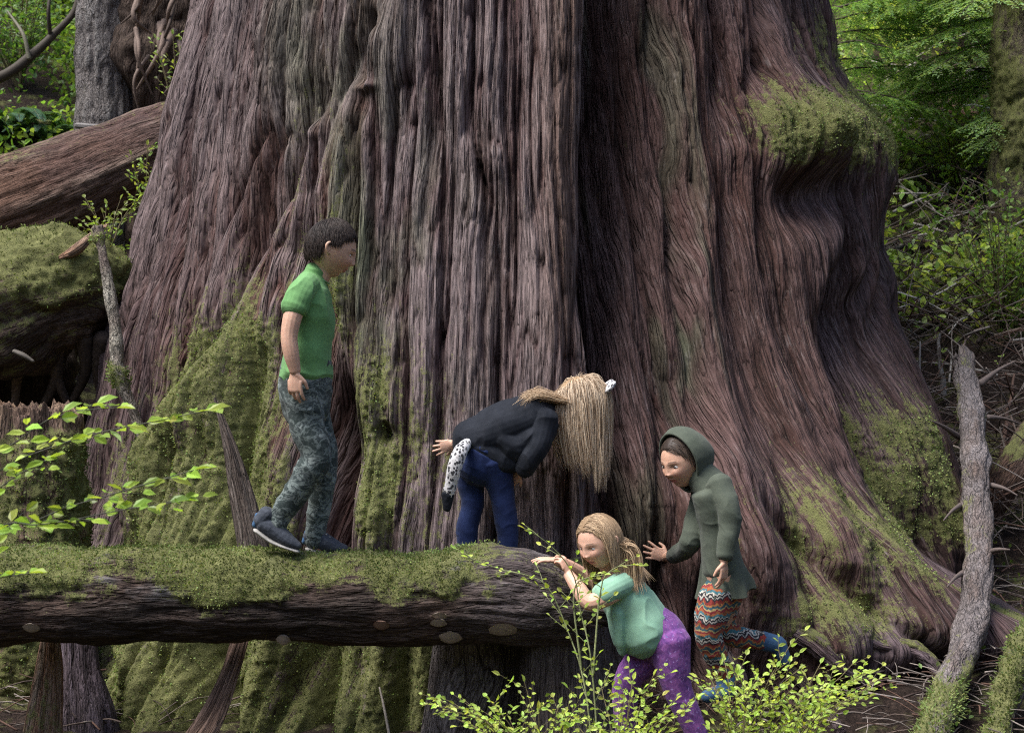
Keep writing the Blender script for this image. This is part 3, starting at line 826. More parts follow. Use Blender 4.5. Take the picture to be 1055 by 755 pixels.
# ---- leaning dead branch on the left
simple_log('leaning_dead_branch', 'branch', P(150, 480, 8.8), 'pale peeling dead branch with moss sleeves leaning against the cedar left side', 'branch',
           PP([(100, 236, .1), (108, 275, .05), (117, 330, 0), (122, 385, -.05), (136, 420, -.05), (148, 460, -.05), (154, 500, -.05)], 8.75), np.array((5.5, 5.5, 6, 6.5, 5.5, 5.5, 5)) * 8.75 / F, M_GREY, nt=700,
           nl=160, na=32, ridge=((30, 4, .006),), lump=.015, lumpk=8, ragged=(.02, .02),
           moss_fn=lambda b, rd, al: .75 * np.exp(-((b[..., 2] - P(0, 388, 8.75)[2]) / .09) ** 2) + .6 * np.exp(-((b[..., 2] - P(0, 245, 8.75)[2]) / .06) ** 2) + .4 * fbm(b[..., 0] * 12, b[..., 1] * 12, b[..., 2] * 12, 3, 3),
           tint_fn=tint_mix((.30, .28, .23), (.17, .13, .11), None, 6, 4), seed=21, moss_h=.012)
simple_log('broken_limb', 'limb', P(95, 262, 9.2), 'short orange splintered limb lying on top of the moss draped mound', 'branch',
           PP([(58, 268, 0), (80, 256, 0), (103, 236, .05)], 9.1), np.array((3, 6, 3)) * 9.1 / F, M_WOOD, nl=60, na=28, ridge=((40, 3, .008),), lump=.01,
           tint_fn=tint_mix((.36, .19, .11), (.28, .2, .15), None, 6, 4), seed=22, ragged=(.05, .05))


# ---- splintered upright snag behind the log, and other split wood
def splinter(name, label, pts, hw, thick, seed, tint, cat='stump', moss=None, mat=None):
    """an upright torn slab: wide in one direction, jagged at the top"""
    th = thing(name, pts[0], label, cat)
    n, m = 120, 40
    M = cr(np.concatenate([np.asarray(pts), np.asarray(hw)[:, None], np.asarray(thick)[:, None]], 1), n)
    C = M[:, :3]; T, A, B = frames(C, (1, -.15, 0))
    t = np.arange(m) / m * 2 * math.pi
    al = np.concatenate([[0], np.cumsum(np.linalg.norm(np.diff(C, axis=0), axis=1))])
    cx, cy = np.cos(t), np.sin(t)
    d = 1 + .22 * vn(cx[None] * 3 + 7, cy[None] * 3, al[:, None] * 1.5, seed) + .16 * (np.abs(vn(cx[None] * 7, cy[None] * 7, al[:, None] * 1.2, seed + 1)) ** .5 - .5) + .06 * vn(cx[None] * 18, cy[None] * 18, al[:, None] * 3, seed + 2)
    V = C[:, None] + A[:, None] * (cx * M[:, 3:4] * d)[..., None] + B[:, None] * (cy * M[:, 4:5] * d)[..., None]
    bk = np.stack([cx[None] * M[:, 3:4], cy[None] * M[:, 4:5], np.repeat(al[:, None], m, 1)], -1)
    k = sst(-.3, .4, fbm(cx[None] * 5, cy[None] * 5, al[:, None] * 1.5, seed + 5, 3))[..., None]
    tt = np.array(tint[0]) * (1 - k) + np.array(tint[1]) * k
    ms = np.zeros((n, m)) if moss is None else moss(V)
    link('wood', build('wood', V, grid_q(n, m, True), None, {'tint': tt.reshape(-1, 3), 'moss': ms.ravel(), 'bk': bk.reshape(-1, 3)}), mat or M_WOOD, th)
    return th


px7 = 7.35 / F
splinter('splintered_snag', 'dark jagged splinter of wood standing upright behind the boy', PP([(268, 640, 0), (262, 570, 0), (250, 510, .03), (236, 455, .05), (221, 410, .08)], 7.4), np.array((19, 16, 12, 6, 1)) * px7, np.array((16, 13, 9, 5, 1)) * px7, 31, ((.085, .065, .055), (.15, .125, .11)))
splinter('leaning_splinter', 'long reddish torn plank of wood leaning below the log', PP([(176, 800, -.35), (214, 745, -.22), (238, 690, -.06), (252, 640, .1), (258, 610, .2)], 7.25), np.array((15, 13, 9, 8, 5)) * px7, np.array((10, 8, 6, 5, 3)) * px7, 33, ((.26, .17, .125), (.13, .08, .06)), 'branch')
splinter('barkless_stump', 'bare purplish grey stump standing under the left end of log', PP([(86, 810, 0), (84, 740, 0), (80, 690, 0), (78, 640, 0)], 7.5), np.array((40, 32, 22, 17)) * px7, np.array((30, 24, 18, 14)) * px7, 35, ((.17, .135, .165), (.085, .065, .075)))
splinter('rotten_post', 'mossy rotten post with orange broken wood in the lower left corner', PP([(40, 830, 0), (44, 750, 0), (50, 690, 0), (52, 650, 0)], 7.2), np.array((24, 18, 12, 7)) * px7, np.array((18, 14, 10, 6)) * px7, 37, ((.24, .12, .075), (.30, .24, .19)),
         moss=lambda V: .25 + .9 * fbm(V[..., 0] * 6, V[..., 1] * 6, V[..., 2] * 4, 4, 3))


# ---- the rotten stump that carries the broken end of the log
def rotten_stump():
    th = thing('rotten_stump', P(540, 740, 7.25), 'dark hollow rotten stump holding up the broken end of log', 'stump')
    n, m = 200, 260
    z0, z1 = -.25, .80
    z = np.linspace(z0, z1, n); t = np.arange(m) / m * 2 * math.pi
    Z, T = np.meshgrid(z, t, indexing='ij')
    cx = .06 + .02 * Z
    rx = .47 - .14 * Z; ry = .36 - .06 * Z
    d = 1 + .10 * fbm(np.cos(T) * 2, np.sin(T) * 2, Z * .8, 3, 3) + .10 * (np.abs(vn(np.cos(T) * 7, np.sin(T) * 7, Z * 1.0, 5)) ** .5 - .6) + .045 * (np.abs(vn(np.cos(T) * 17, np.sin(T) * 17, Z * 2, 6)) ** .6 - .5)
    # hollow on the camera side, left of centre: walls fall in, ragged arch
    fx = np.cos(T) * rx
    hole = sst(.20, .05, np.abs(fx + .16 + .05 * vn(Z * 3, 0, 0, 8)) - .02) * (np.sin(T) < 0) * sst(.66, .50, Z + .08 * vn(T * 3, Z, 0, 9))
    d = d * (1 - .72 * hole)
    top = sst(.72, z1, Z) 
    X = cx + np.cos(T) * rx * d * (1 - top * .25); Y = 7.32 + np.sin(T) * ry * d * (1 - top * .25)
    Zs = Z + top * (.06 * vn(np.cos(T) * 5, np.sin(T) * 5, 0, 11) - .03)
    V = np.stack([X, Y, Zs], -1)
    k = sst(-.3, .4, fbm(X * 6, Y * 6, Z * 2, 15, 3))[..., None]
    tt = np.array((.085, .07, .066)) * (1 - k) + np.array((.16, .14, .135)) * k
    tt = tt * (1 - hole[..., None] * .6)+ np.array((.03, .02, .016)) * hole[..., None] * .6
    ms = .35 * sst(-.1, .5, fbm(X * 5, Y * 5, Z * 5, 17, 3)) + top * .4
    bk = np.stack([np.cos(T) * rx, np.sin(T) * ry, Z], -1)
    V = np.concatenate([V.reshape(-1, 3), [[cx.mean(), 7.32, .74]]])
    j = np.arange(m); T3 = np.stack([(n - 1) * m + j, (n - 1) * m + (j + 1) % m, np.full(m, n * m)], 1)
    pad = lambda a: np.concatenate([a.reshape(n * m, -1), a.reshape(n * m, -1)[-1:]])
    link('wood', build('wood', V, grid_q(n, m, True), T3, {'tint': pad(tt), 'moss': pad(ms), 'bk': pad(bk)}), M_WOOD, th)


rotten_stump()

# ---- fallen grey pole down the right side
POLE = PP([(992, 372, 2.2), (1000, 420, 1.75), (1007, 520, .95), (1008, 590, .5), (1000, 650, .1), (978, 710, -.3), (950, 790, -.7)], 7.3)
th, V, rd, ms = simple_log('fallen_pole_tree', 'trunk', P(1000, 640, 7.4), 'long lilac grey dead trunk with peeling bark sliding down at right', 'log',
           POLE, np.array((11 * 9.5, 12 * 9.0, 14.5 * 8.25, 15.5 * 7.8, 15.5 * 7.4, 15 * 7.0, 15 * 6.6)) / F, M_GREY, nt=2500,
           nl=340, na=90, ridge=((16, 4, .014), (38, 10, .008)), lump=.025, lumpk=5, ragged=(.12, .02),
           moss_fn=lambda b, rd, al: sst(7.25, 6.8, b[..., 1]) * .8 + .75 * fbm(b[..., 0] * 5, b[..., 1] * 5, b[..., 2] * 5, 66, 4) + .2 * (rd[..., 0] < -.3) - .02,
           tint_fn=tint_mix((.105, .088, .086), (.20, .175, .172), (.12, .085, .07), 5, 4), seed=41, moss_h=.016)
for (x, y, dd, ex, ey, ed, r) in ((988, 450, .0, 955, 432, -.2, 4.5), (990, 520, -.1, 972, 536, -.3, 3.5), (1022, 500, 0, 1048, 510, -.1, 4), (1016, 570, 0, 1040, 566, -.2, 5),
                                  (992, 590, -.1, 976, 604, -.25, 4), (1018, 430, .05, 1050, 436, .1, 4), (1010, 395, 0, 1046, 372, .1, 5)):
    yy = np.interp(y, [372, 420, 520, 590, 650], [9.5, 9.05, 8.25, 7.8, 7.4])
    mb = MB(); mb.add(*tube([P(x, y, yy), P((x + ex) / 2, (y + ey) / 2 - 2, yy + ed * .6), P(ex, ey, yy + ed)], np.array((r, r * .55, r * .22)) * yy * .8 / F, 10, 8), col=(.10, .078, .07))
    link('branch_stub', mb.mesh('branch_stub'), M_FUN, th)
simple_log('mossy_corner_log', 'log', P(1045, 690, 6.9), 'short mossy log lying against the pole in the lower right corner', 'log',
           PP([(1092, 600, .4), (1066, 650, .2), (1040, 710, .0), (1022, 790, -.2)], 6.9), np.array((8, 13, 14, 15)) * 6.9 / F, M_LOG, nt=2500,
           nl=160, na=110, ridge=((12, 2, .03), (28, 5, .012)), lump=.05, lumpk=4, moss_fn=moss_top(-.4, .6, 5, .6, 1.0, 3), tint_fn=tint_mix((.10, .085, .08), (.18, .16, .155), None, 4, 3), seed=43, moss_h=.02)
simple_log('brown_round_log', 'log', P(1035, 500, 9.2), 'brown rotting log end among dead sticks right of the grey pole', 'log',
           PP([(1010, 540, .2), (1045, 480, .2), (1090, 420, .5)], 9.0), np.array((14, 17, 17)) * 9.2 / F, M_LOG, nl=100, na=70, ridge=((14, 2, .02), (30, 5, .01)), lump=.04,
           moss_fn=moss_top(.2, .9, 5, .5, .8, 9), tint_fn=tint_mix((.13, .075, .05), (.075, .05, .04), None, 4, 3), seed=44)
simple_log('sunlit_pale_log', 'log', P(955, 290, 12.5), 'pale bleached log lying downhill among the bright bushes', 'log',
           PP([(938, 240, .9), (955, 275, .3), (988, 325, -.5)], 12.3), np.array((8, 11, 11)) * 12.3 / F, M_GREY, nl=90, na=50, ridge=((20, 3, .012),), lump=.02,
           moss_fn=moss_top(.6, 1.3, 5, .5, .5, 9), tint_fn=tint_mix((.42, .40, .37), (.26, .24, .21), None, 4, 3), seed=45)
for i, (a, b_, r, lab, tn) in enumerate((((975, 112, 14.5), (1030, 128, 14.3), 6, 'broken reddish log lying high on the right slope', ((.42, .22, .15), (.26, .15, .11))),
                                  ((988, 78, 15), (1032, 68, 15), 3.5, 'thin pale stick lying beneath the hemlock boughs', ((.36, .33, .30), (.25, .22, .2))),
                                  ((905, 262, 10.9), (948, 248, 11.4), 5.5, 'mossy grey log lying close beside the cedar burl', ((.22, .2, .17), (.1, .09, .07))),
                                  ((915, 300, 10.6), (950, 312, 11), 4, 'bleached stick lying just below the mossy grey log', ((.27, .25, .23), (.16, .15, .14))),
                                  ((925, 352, 10), (968, 330, 10.4), 5, 'dark brown branch resting behind the top of grey pole', ((.14, .09, .065), (.08, .055, .04))))):
    da, db_ = min(GH(a[0], a[1] + r), a[2] + 3) - .05, min(GH(b_[0], b_[1] + r), b_[2] + 3) - .05
    da = da if abs(da - db_) < 1.5 else db_; a, b_, r = (a[0], a[1], da), (b_[0], b_[1], db_), r * .9
    simple_log('fallen_branch', 'branch', P(*a), lab, 'branch', [P(*a), P((a[0] + b_[0]) / 2, (a[1] + b_[1]) / 2 - 1.5, (a[2] + b_[2]) / 2), P(*b_)], np.array((r, r * .95, r * .7)) * a[2] / F, M_GREY,
               nl=50, na=26, ridge=((24, 3, .01),), lump=.012, moss_fn=moss_top(.7, 1.3, 6, .6, .6, i), tint_fn=tint_mix(*tn, None, 6, 3), seed=60 + i, ragged=(.03, .03))

# ---- upturned dark root wall behind the left side of the cedar
th, *_ = simple_log('upturned_root_plate', 'earth', P(165, 120, 12.4), 'dark upturned root plate full of hanging roots left of the cedar top', 'stump',
           PP([(150, 330, .5), (168, 90, .5), (176, 0, .5), (180, -140, .5)], 12.4), np.array((58, 62, 68, 70)) * 12.4 / F, M_LOG,
           nl=160, na=120, ridge=((7, 3, .10), (16, 6, .05)), lump=.2, lumpk=2, moss_fn=moss_top(.3, 1.2, 3, .9, .7, 12), tint_fn=tint_mix((.035, .024, .018), (.095, .065, .05), None, 2.5, 4), seed=47)
for k in range(14):
    x, y = random.uniform(138, 190), random.uniform(-30, 60)
    mb = MB(); mb.add(*tube(PP([(x, y, 0.02), (x + random.uniform(-18, 10), y + 25, -.08), (x + random.uniform(-26, 16), y + random.uniform(40, 70), .02)], 12.0), np.array((3.2, 2.4, 1)) * random.uniform(.6, 1.5) * 12 / F, 14, 7), col=np.array((.15, .11, .09)) * random.uniform(.5, 1.5))
    link('root', mb.mesh('root'), M_FUN, th)
# roots of the cedar running out over the ground on the right
mb_r = [((800, 640, 9), (840, 664, 11), (872, 690, 9), (905, 706, 5)), ((790, 668, 6), (822, 700, 8), (850, 728, 7), (866, 752, 4)),
        ((870, 640, 5), (905, 664, 7), (948, 672, 6), (975, 700, 3)), ((740, 650, 6), (760, 690, 8), (770, 730, 6), (764, 752, 4))]
for i, r in enumerate(mb_r):
    q = []
    for j, a in enumerate(r):
        d_ = surf_d(a[0], a[1]); q.append(P(a[0], a[1], d_ + (.10 if j == 0 else .02)))
    me, V, rd, ms = log_mesh('root', q, np.array([a[2] for a in r]) * 7.5 / F, nl=150, na=70, ridge=((14, .9, .018), (30, 2, .010), (60, 4, .005)), lump=.035, lumpk=5,
             moss_fn=moss_top(.35, 1.1, 5, .7, .7, i), tint_fn=tint_mix((.075, .050, .052), (.13, .10, .115), (.19, .155, .17), 4, 3), seed=70 + i, ragged=(.0, .02))
    link('root', me, M_WOOD, CEDAR)
# ================================================================== vegetation
M_LEAF = leaf_mat('young_leaf', 0.5, 0.4, 0.4)
M_NEEDLE = leaf_mat('needle_spray', 0.55, 0.55, 0.25)
M_FERN = leaf_mat('fern_frond', 0.35, 0.4, 0.4)
M_STEM = tint_mat('twig_bark', 0.8, 120, .4, .3, dist=.002)


def polyline(a, b, n, sag=0.0, wob=0.02):
    t = np.linspace(0, 1, n)[:, None]
    a, b = np.asarray(a, float), np.asarray(b, float)
    p = a * (1 - t) + b * t
    p[:, 2] += sag * 4 * (t * (1 - t))[:, 0]
    L = np.linalg.norm(b - a)
    w = np.cumsum(RNG.standard_normal((n, 3)), 0); w -= w[0] + (w[-1] - w[0]) * t
    return p + w * wob * L / math.sqrt(n)


def leafy(lm, sm, path, r0, leaf, col, twig=.16, gap=.05, start=.15, per=.028, scol=(.12, .10, .05), droop=0.15, two=True):
    """alternate twigs with small oval leaves in flat sprays along a stem"""
    path = np.asarray(path); n = len(path)
    sm.add(*tube(path, np.linspace(r0, r0 * .35, n), max(n * 2, 8), 6), col=scol)
    L = np.concatenate([[0], np.cumsum(np.linalg.norm(np.diff(path, axis=0), axis=1))])
    s = L[-1] * start; side = 1
    while s < L[-1]:
        k = min(np.searchsorted(L, s), n - 1)
        p = np.array([np.interp(s, L, path[:, j]) for j in range(3)])
        t = nrm(path[min(k, n - 1)] - path[max(k - 1, 0)])
        b = nrm(np.cross(t, (0, 0, 1)) + 1e-3); up = nrm(np.cross(b, t))
        if abs(t[2]) > .75: b = nrm(np.array((math.cos(s * 40), math.sin(s * 40), .1)))
        d = nrm(t * .62 + b * side * random.uniform(.6, 1.0) + up * random.uniform(-.15, .35))
        tl = twig * random.uniform(.5, 1.15) * (1 - .45 * s / L[-1])
        q = [p + d * tl * u + np.array((0, 0, -droop * tl * u * u)) + t * tl * .25 * u * u for u in np.linspace(0, 1, 6)]
        sm.add(*tube(q, np.linspace(r0 * .35, r0 * .16, 6), 7, 4, cap=False), col=scol)
        q = np.array(q); m = max(3, int(tl / per))
        u = np.linspace(.2, 1, m)
        pos = np.stack([np.interp(u, np.linspace(0, 1, 6), q[:, j]) for j in range(3)], 1)
        td = nrm(q[-1] - q[0]); sd = nrm(np.cross(td, (0, 0, 1)) + 1e-3)
        sg = np.where(np.arange(m) % 2 == 0, 1, -1)[:, None]
        dv = td * .55 + sd * sg * .9 + RNG.standard_normal((m, 3)) * .28
        dv[-1] = td
        nn = np.array((0, -.75, 1.0)) + RNG.standard_normal((m, 3)) * .45
        leaves(lm, pos, dv, nn, leaf * RNG.uniform(.45, 1.2, m), leaf * .52 * RNG.uniform(.6, 1.15, m), col, .12, cjit=.26)
        s += gap * random.uniform(.6, 1.4); side = -side
    e = path[-1]; leaves(lm, e[None], nrm(path[-1] - path[-2])[None], np.array([[0, -.2, 1.0]]), leaf, leaf * .5, col)


def shrub(name, base, label, paths, leaf, col, group=None, r0=.004, cat='shrub', **kw):
    th = thing(name, base, label, cat, group); lm, sm = MB(), MB()
    for p in paths: leafy(lm, sm, p, r0, leaf, col, **kw)
    link('stem', sm.mesh('stem'), M_STEM, th); link('foliage', lm.mesh('foliage', False), M_LEAF, th)
    return th


LIME = (.45, .58, .12); GREEN = (.15, .245, .04)


def gpt(px, d):
    x = (px - CX) * d / F
    return np.array((x, d, float(G(x, d))))


# ---- the huckleberry bushes in front (each bush its own thing)
def bush(px, d, tips, label, leaf=.030, col=LIME, **kw):
    b = gpt(px, d) - np.array((0, 0, .03)); paths = []
    tips = [(x + random.uniform(-24, 24) * (j > 0), y + random.uniform(-10, 22) * (j > 0), q + random.uniform(-.2, .2) * (j > 0)) for (x, y, q) in tips for j in range(2 if random.random() < .6 else 1)]
    for (x, y, dd) in tips:
        e = P(x, y, d + dd)
        mid = b * .45 + e * .55 + np.array(((b[0] - e[0]) * .12, random.uniform(-.05, .05), .10 + .04 * random.random()))
        paths.append(cr(np.array([b + np.array((random.uniform(-.03, .03), random.uniform(-.03, .03), 0)), mid, e]), 12) + np.cumsum(RNG.standard_normal((12, 3)) * .003, 0))
    return shrub('huckleberry_bush', b, label, paths, leaf, col, 'huckleberry bushes in front of the stump', **kw)


kw = dict(start=.45, twig=.17, gap=.036, per=.019)
bush(560, 5.9, [(452, 714, .05), (470, 742, -.1), (505, 722, 0), (540, 700, .1), (520, 745, -.15), (560, 735, -.1), (600, 726, 0)], 'low yellow green bush with spreading sprays in front of hollow stump', **kw)
bush(640, 5.85, [(590, 742, -.1), (622, 704, .1), (650, 716, 0), (640, 745, -.2), (676, 700, .05), (690, 735, -.1), (716, 715, 0)], 'dense yellow green bush in front of the purple leggings', **kw)
bush(760, 5.95, [(730, 700, .1), (745, 682, .15), (772, 705, 0), (800, 684, .15), (822, 694, .1), (815, 668, .2), (850, 712, 0), (780, 738, -.1)], 'tall yellow green bush hiding the hooded child\'s feet', **kw)
bush(800, 6.0, [(852, 685, .1), (882, 702, 0), (905, 698, 0), (868, 722, -.1), (838, 735, -.1), (800, 722, 0)], 'sparse yellow green bush reaching right over the brown duff', **kw)
# two tall whips of leaves rising in front of the log end
for x0, pts, lab in ((618, [(604, 716, .02), (585, 650, .1), (560, 600, .12), (520, 588, .1), (482, 574, .05)], 'thin arching shoot with lime leaves over the broken log end'),
                     (622, [(610, 690, .02), (598, 630, .08), (590, 590, .08), (565, 560, .05), (540, 544, .0)], 'upright thin shoot with lime leaves before the toddler\'s hands')):
    b = gpt(x0, 6.15)
    pth = cr(np.array([b] + PP(pts, 6.15)), 18)
    shrub('huckleberry_shoot', b, lab, [pth, cr(np.array([pth[8], P(pts[2][0] + 32, pts[2][1] + 6, 6.2), P(pts[2][0] + 62, pts[2][1] - 8, 6.15)]), 9)], .030, LIME, 'leafy shoots in front of the log end', r0=.0045, start=.40, twig=.13, gap=.05, per=.024, scol=(.20, .22, .10))
# ---- leafy sprays reaching in at the left
b = gpt(-70, 4.9)
pa = [cr(np.array([b, P(-60, 560, 4.9), P(-10, 490, 4.9), P(80, 452, 4.9), P(150, 436, 4.85), P(208, 424, 4.8)]), 20), cr(np.array([b, P(-50, 540, 4.85), P(10, 462, 4.8), P(60, 428, 4.75), P(120, 420, 4.7)]), 18)]
shrub('overhanging_bush', b, 'green leaved bush sending long sprays across mossy stump at left', pa, .058, (.36, .49, .085), None, r0=.004, start=.50, twig=.15, gap=.055, per=.036, scol=(.06, .06, .045))
b = gpt(-60, 4.6)
pa = [cr(np.array([b, P(-40, 600, 4.6), P(40, 535, 4.6), P(120, 508, 4.55), P(200, 484, 4.5)]), 20), cr(np.array([b, P(-30, 590, 4.6), P(60, 540, 4.5), P(130, 525, 4.5), P(186, 516, 4.45)]), 18),
      cr(np.array([b, P(-60, 600, 4.6), P(-20, 520, 4.6), P(20, 488, 4.55), P(52, 472, 4.5)]), 14), cr(np.array([b, P(-60, 640, 4.4), P(-20, 600, 4.35), P(30, 590, 4.3)]), 12)]
shrub('overhanging_bush', b, 'darker lower leafy bush whose sprays end just above the log at left', pa, .054, (.30, .44, .07), None, r0=.004, start=.48, twig=.14, gap=.055, per=.034, scol=(.06, .06, .045))

# ---- small bright shrubs along the left silhouette of the cedar
for (x, y, d, tips, lab) in ((185, 150, 11.2, [(178, 36, 0), (166, 66, 0), (192, 84, -.1), (160, 40, .1)], 'little lime green shrub beside the root plate top left'),
                             (150, 232, 10.6, [(152, 150, 0), (140, 182, 0), (168, 146, 0), (165, 170, -.2), (135, 160, 0)], 'bright yellow green shrub before the end of reddish log'),
                             (112, 262, 9.9, [(90, 212, 0), (106, 220, 0), (124, 206, 0), (136, 216, 0), (118, 236, -.1), (96, 232, -.1), (142, 205, 0)], 'pale straggling shrub above the moss draped mound')):
    b = P(x, y, d); paths = [cr(np.array([b, (b + P(tx, ty, d + td)) / 2 + np.array((0, 0, .05)), P(tx, ty, d + td)]), 9) for tx, ty, td in tips]
    shrub('bank_shrub', b, lab, paths, .040, (.24, .33, .07), 'small shrubs on the left bank', r0=.005, start=.25, twig=.18, gap=.06, per=.03)


# ---- sword ferns
def fern(base, n, L, label, col, lean=(0, -0.2)):
    th = thing('sword_fern', base, label, 'fern', 'ferns on the left bank')
    for k in range(n):
        a = 2 * math.pi * k / n + random.uniform(-.3, .3); ln = L * random.uniform(.7, 1.1)
        d = np.array((math.cos(a) + lean[0], math.sin(a) + lean[1], 0)); t = np.linspace(0, 1, 26)[:, None]
        p = np.asarray(base) + d * ln * .75 * t ** 1.1 + np.array((0, 0, 1)) * ln * (.85 * t - .75 * t ** 2.2)
        mb = MB(); mb.add(*tube(p, np.linspace(.004, .0015, 26), 26, 5), col=(.10, .12, .03))
        T = np.gradient(p, axis=0); T /= np.linalg.norm(T, axis=1)[:, None]
        S = np.cross(T, (0, 0, 1)); S /= np.linalg.norm(S, axis=1)[:, None] + 1e-6
        for sg in (1, -1):
            u = np.linspace(.10, .99, 44); pos = np.stack([np.interp(u, t[:, 0], p[:, j]) for j in range(3)], 1)
            i = np.clip((u * 25).astype(int), 0, 25)
            w = np.sin(np.pi * np.clip(u * .92 + .06, 0, 1)) ** .7 * .10 * ln / .8
            leaves(mb, pos, S[i] * sg + T[i] * .25, np.cross(S[i], T[i]) * 1.0 + np.array((0, 0, .3)), w, .014 * ln / .6, col, .05, (.15, .6, 1, .8), .12)
        link('frond', mb.mesh('frond', False), M_FERN, th)


fern(P(14, 142, GH(14, 142)), 14, .80, 'blue green fern clump at the left edge above reddish log', (.085, .165, .115))
fern(P(48, 150, GH(48, 150)), 10, .55, 'dark blue green fern between the left edge and conifer', (.075, .15, .10))
fern(P(70, 138, GH(70, 138)), 7, .42, 'small bright green fern against the foot of the conifer', (.10, .20, .05), (0, -.3))


# ---- conifer boughs: flat drooping sprays
def bough(mb, sm, a, b, col, sp=.045, wmax=.42, droop=.10, fine=.034):
    L = np.linalg.norm(np.asarray(b) - a); n = 14
    p = polyline(a, b, n, .08 * L, .03); p[:, 2] -= droop * L * np.linspace(0, 1, n) ** 2
    sm.add(*tube(p, np.linspace(.010, .002, n), n, 5), col=(.07, .055, .045))
    D = nrm(p[-1] - p[0]); S = nrm(np.cross(D, (0, 0, 1))); U = np.cross(S, D)
    m = int(L / sp); u = np.linspace(.06, .99, m)
    pos = np.stack([np.interp(u, np.linspace(0, 1, n), p[:, j]) for j in range(3)], 1)
    for sg in (1, -1):
        ln = wmax * L * (np.sin(np.pi * np.clip(u, .0, 1) ** .7) * .85 + .15) * RNG.uniform(.55, 1.1, m)
        dv = D * .65 + S * sg * .8 + RNG.standard_normal((m, 3)) * .12 - np.array((0, 0, .18)); dv /= np.linalg.norm(dv, axis=1)[:, None]
        for i in range(m):
            c = max(2, int(ln[i] / (fine * .62))); v = np.linspace(.08, 1, c)[:, None]
            q = pos[i] + dv[i] * ln[i] * v - np.array((0, 0, .14)) * ln[i] * v * v
            for s2 in (1, -1):
                lat = np.cross(dv[i], U) * s2
                leaves(mb, q, dv[i] * .7 + lat * .75 + RNG.standard_normal((c, 3)) * .15, np.tile(U, (c, 1)) + RNG.standard_normal((c, 3)) * .25, fine * RNG.uniform(.7, 1.3, c), fine * .34, col, .03, cjit=.14)


def hemlock(px, d, h, boughs, label, col, r=.06):
    b = gpt(px, d) - np.array((0, 0, .1)); th = thing('young_hemlock', b, label, 'tree', 'young hemlocks at the right')
    tr = polyline(b, b + np.array((0, .1, h)), 16, 0, .01)
    mb = MB(); mb.add(*tube(tr, np.linspace(r, r * .3, 16), 40, 12), col=(.11, .09, .08)); link('trunk', mb.mesh('trunk'), M_FUN, th)
    lm, sm = MB(), MB()
    for (z, ang, L, dr) in boughs:
        a = b + np.array((0, .1 * z / h, z)); e = a + np.array((math.cos(ang), math.sin(ang), dr)) * L
        bough(lm, sm, a, e, np.asarray(col) * random.uniform(.75, 1.25))
    link('branch', sm.mesh('branch'), M_FUN, th); link('crown', lm.mesh('crown', False), M_NEEDLE, th)


def ring(z0, z1, n, L0, L1, a0=-math.pi, a1=math.pi):
    out = []
    for k in range(n):
        f = (k + random.uniform(-.3, .3)) / n
        out.append((z0 + (z1 - z0) * f, random.uniform(a0, a1), (L0 + (L1 - L0) * f) * random.uniform(.75, 1.15), random.uniform(-.25, .05)))
    return out


HL = (.27, .40, .18)  # right background crowns tinted brighter in place of sunlight
hemlock(1068, 12.7, 6.0, ring(.6, 3.6, 40, 1.25, 1.35, math.pi - 1.0, math.pi + 1.0), 'young hemlock with layered bright green boughs beside the moss covered trunk', HL, .022)
hemlock(850, 12.9, 7.0, ring(.9, 4.0, 30, 1.25, 1.3, -1.0, 1.0), 'young hemlock half hidden behind the cedar right side', (.20, .34, .12), .02)
hemlock(1000, 15.6, 7.0, ring(.3, 4.2, 36, 1.2, 1.1), 'pale sunlit hemlock farther up the slope at right', (.34, .48, .15), .018)
# a long dark hemlock bough crossing the top right corner
hemlock(1150, 10.6, 5.5, [(3.35, math.pi * 1.0, 1.55, -.02), (3.7, math.pi * 1.05, 1.7, -.04), (3.2, math.pi * .93, 1.2, -.1), (3.0, math.pi * 1.08, 1.0, -.05)], 'dark branched hemlock reaching in from beyond the right edge', HL, .06)


# ---- leafy background bushes
def thicket(name, px, d, n, w, h, label, leaf, col, group, cat='bush'):
    b = gpt(px, d); th = thing(name, b, label, cat, group); lm, sm = MB(), MB()
    for k in range(n):
        a = random.uniform(0, 2 * math.pi); rr = w * random.uniform(.2, 1)
        e = b + np.array((math.cos(a) * rr, math.sin(a) * rr * .7 - .1, h * random.uniform(.45, 1.0)))
        m = b * .5 + e * .5 + np.array((0, 0, .16 * h))
        leafy(lm, sm, cr(np.array([b, m, e]), 8), .006, leaf, np.asarray(col) * random.uniform(.8, 1.2), twig=.22, gap=.07, start=.2, per=.036)
    link('stem', sm.mesh('stem'), M_STEM, th); link('foliage', lm.mesh('foliage', False), M_LEAF, th)


R_ = 'leafy bushes on the right slope'  # leaf colours on this slope lightened to stand in for sun
thicket('green_bush', 1030, 10.9, 22, .42, 1.15, 'grassy green bush below the moss covered trunk', .05, (.21, .33, .07), R_)
thicket('green_bush', 985, 12.8, 18, .5, .75, 'lime green bush between the hemlocks and bleached log', .05, (.32, .44, .08), R_)
thicket('green_bush', 1050, 14.5, 20, .8, 1.1, 'wide pale green bush behind the moss covered trunk', .06, (.30, .42, .11), R_)
thicket('green_bush', 940, 16.5, 22, 1.0, 1.5, 'far sunlit yellow green bush seen through hemlock boughs', .07, (.42, .52, .13), R_)
thicket('green_bush', 1010, 18.0, 24, 1.2, 1.6, 'far bright bush high on the slope at right', .07, (.40, .52, .12), R_)
L_ = 'leafy bushes on the left slope'
thicket('green_bush', 20, 14.6, 24, .8, 1.2, 'dark green bush behind the ferns at top left', .06, (.12, .22, .05), L_)
thicket('green_bush', 60, 16.5, 22, .8, 1.3, 'brighter green bush showing behind the conifer at top left', .06, (.22, .34, .07), L_)
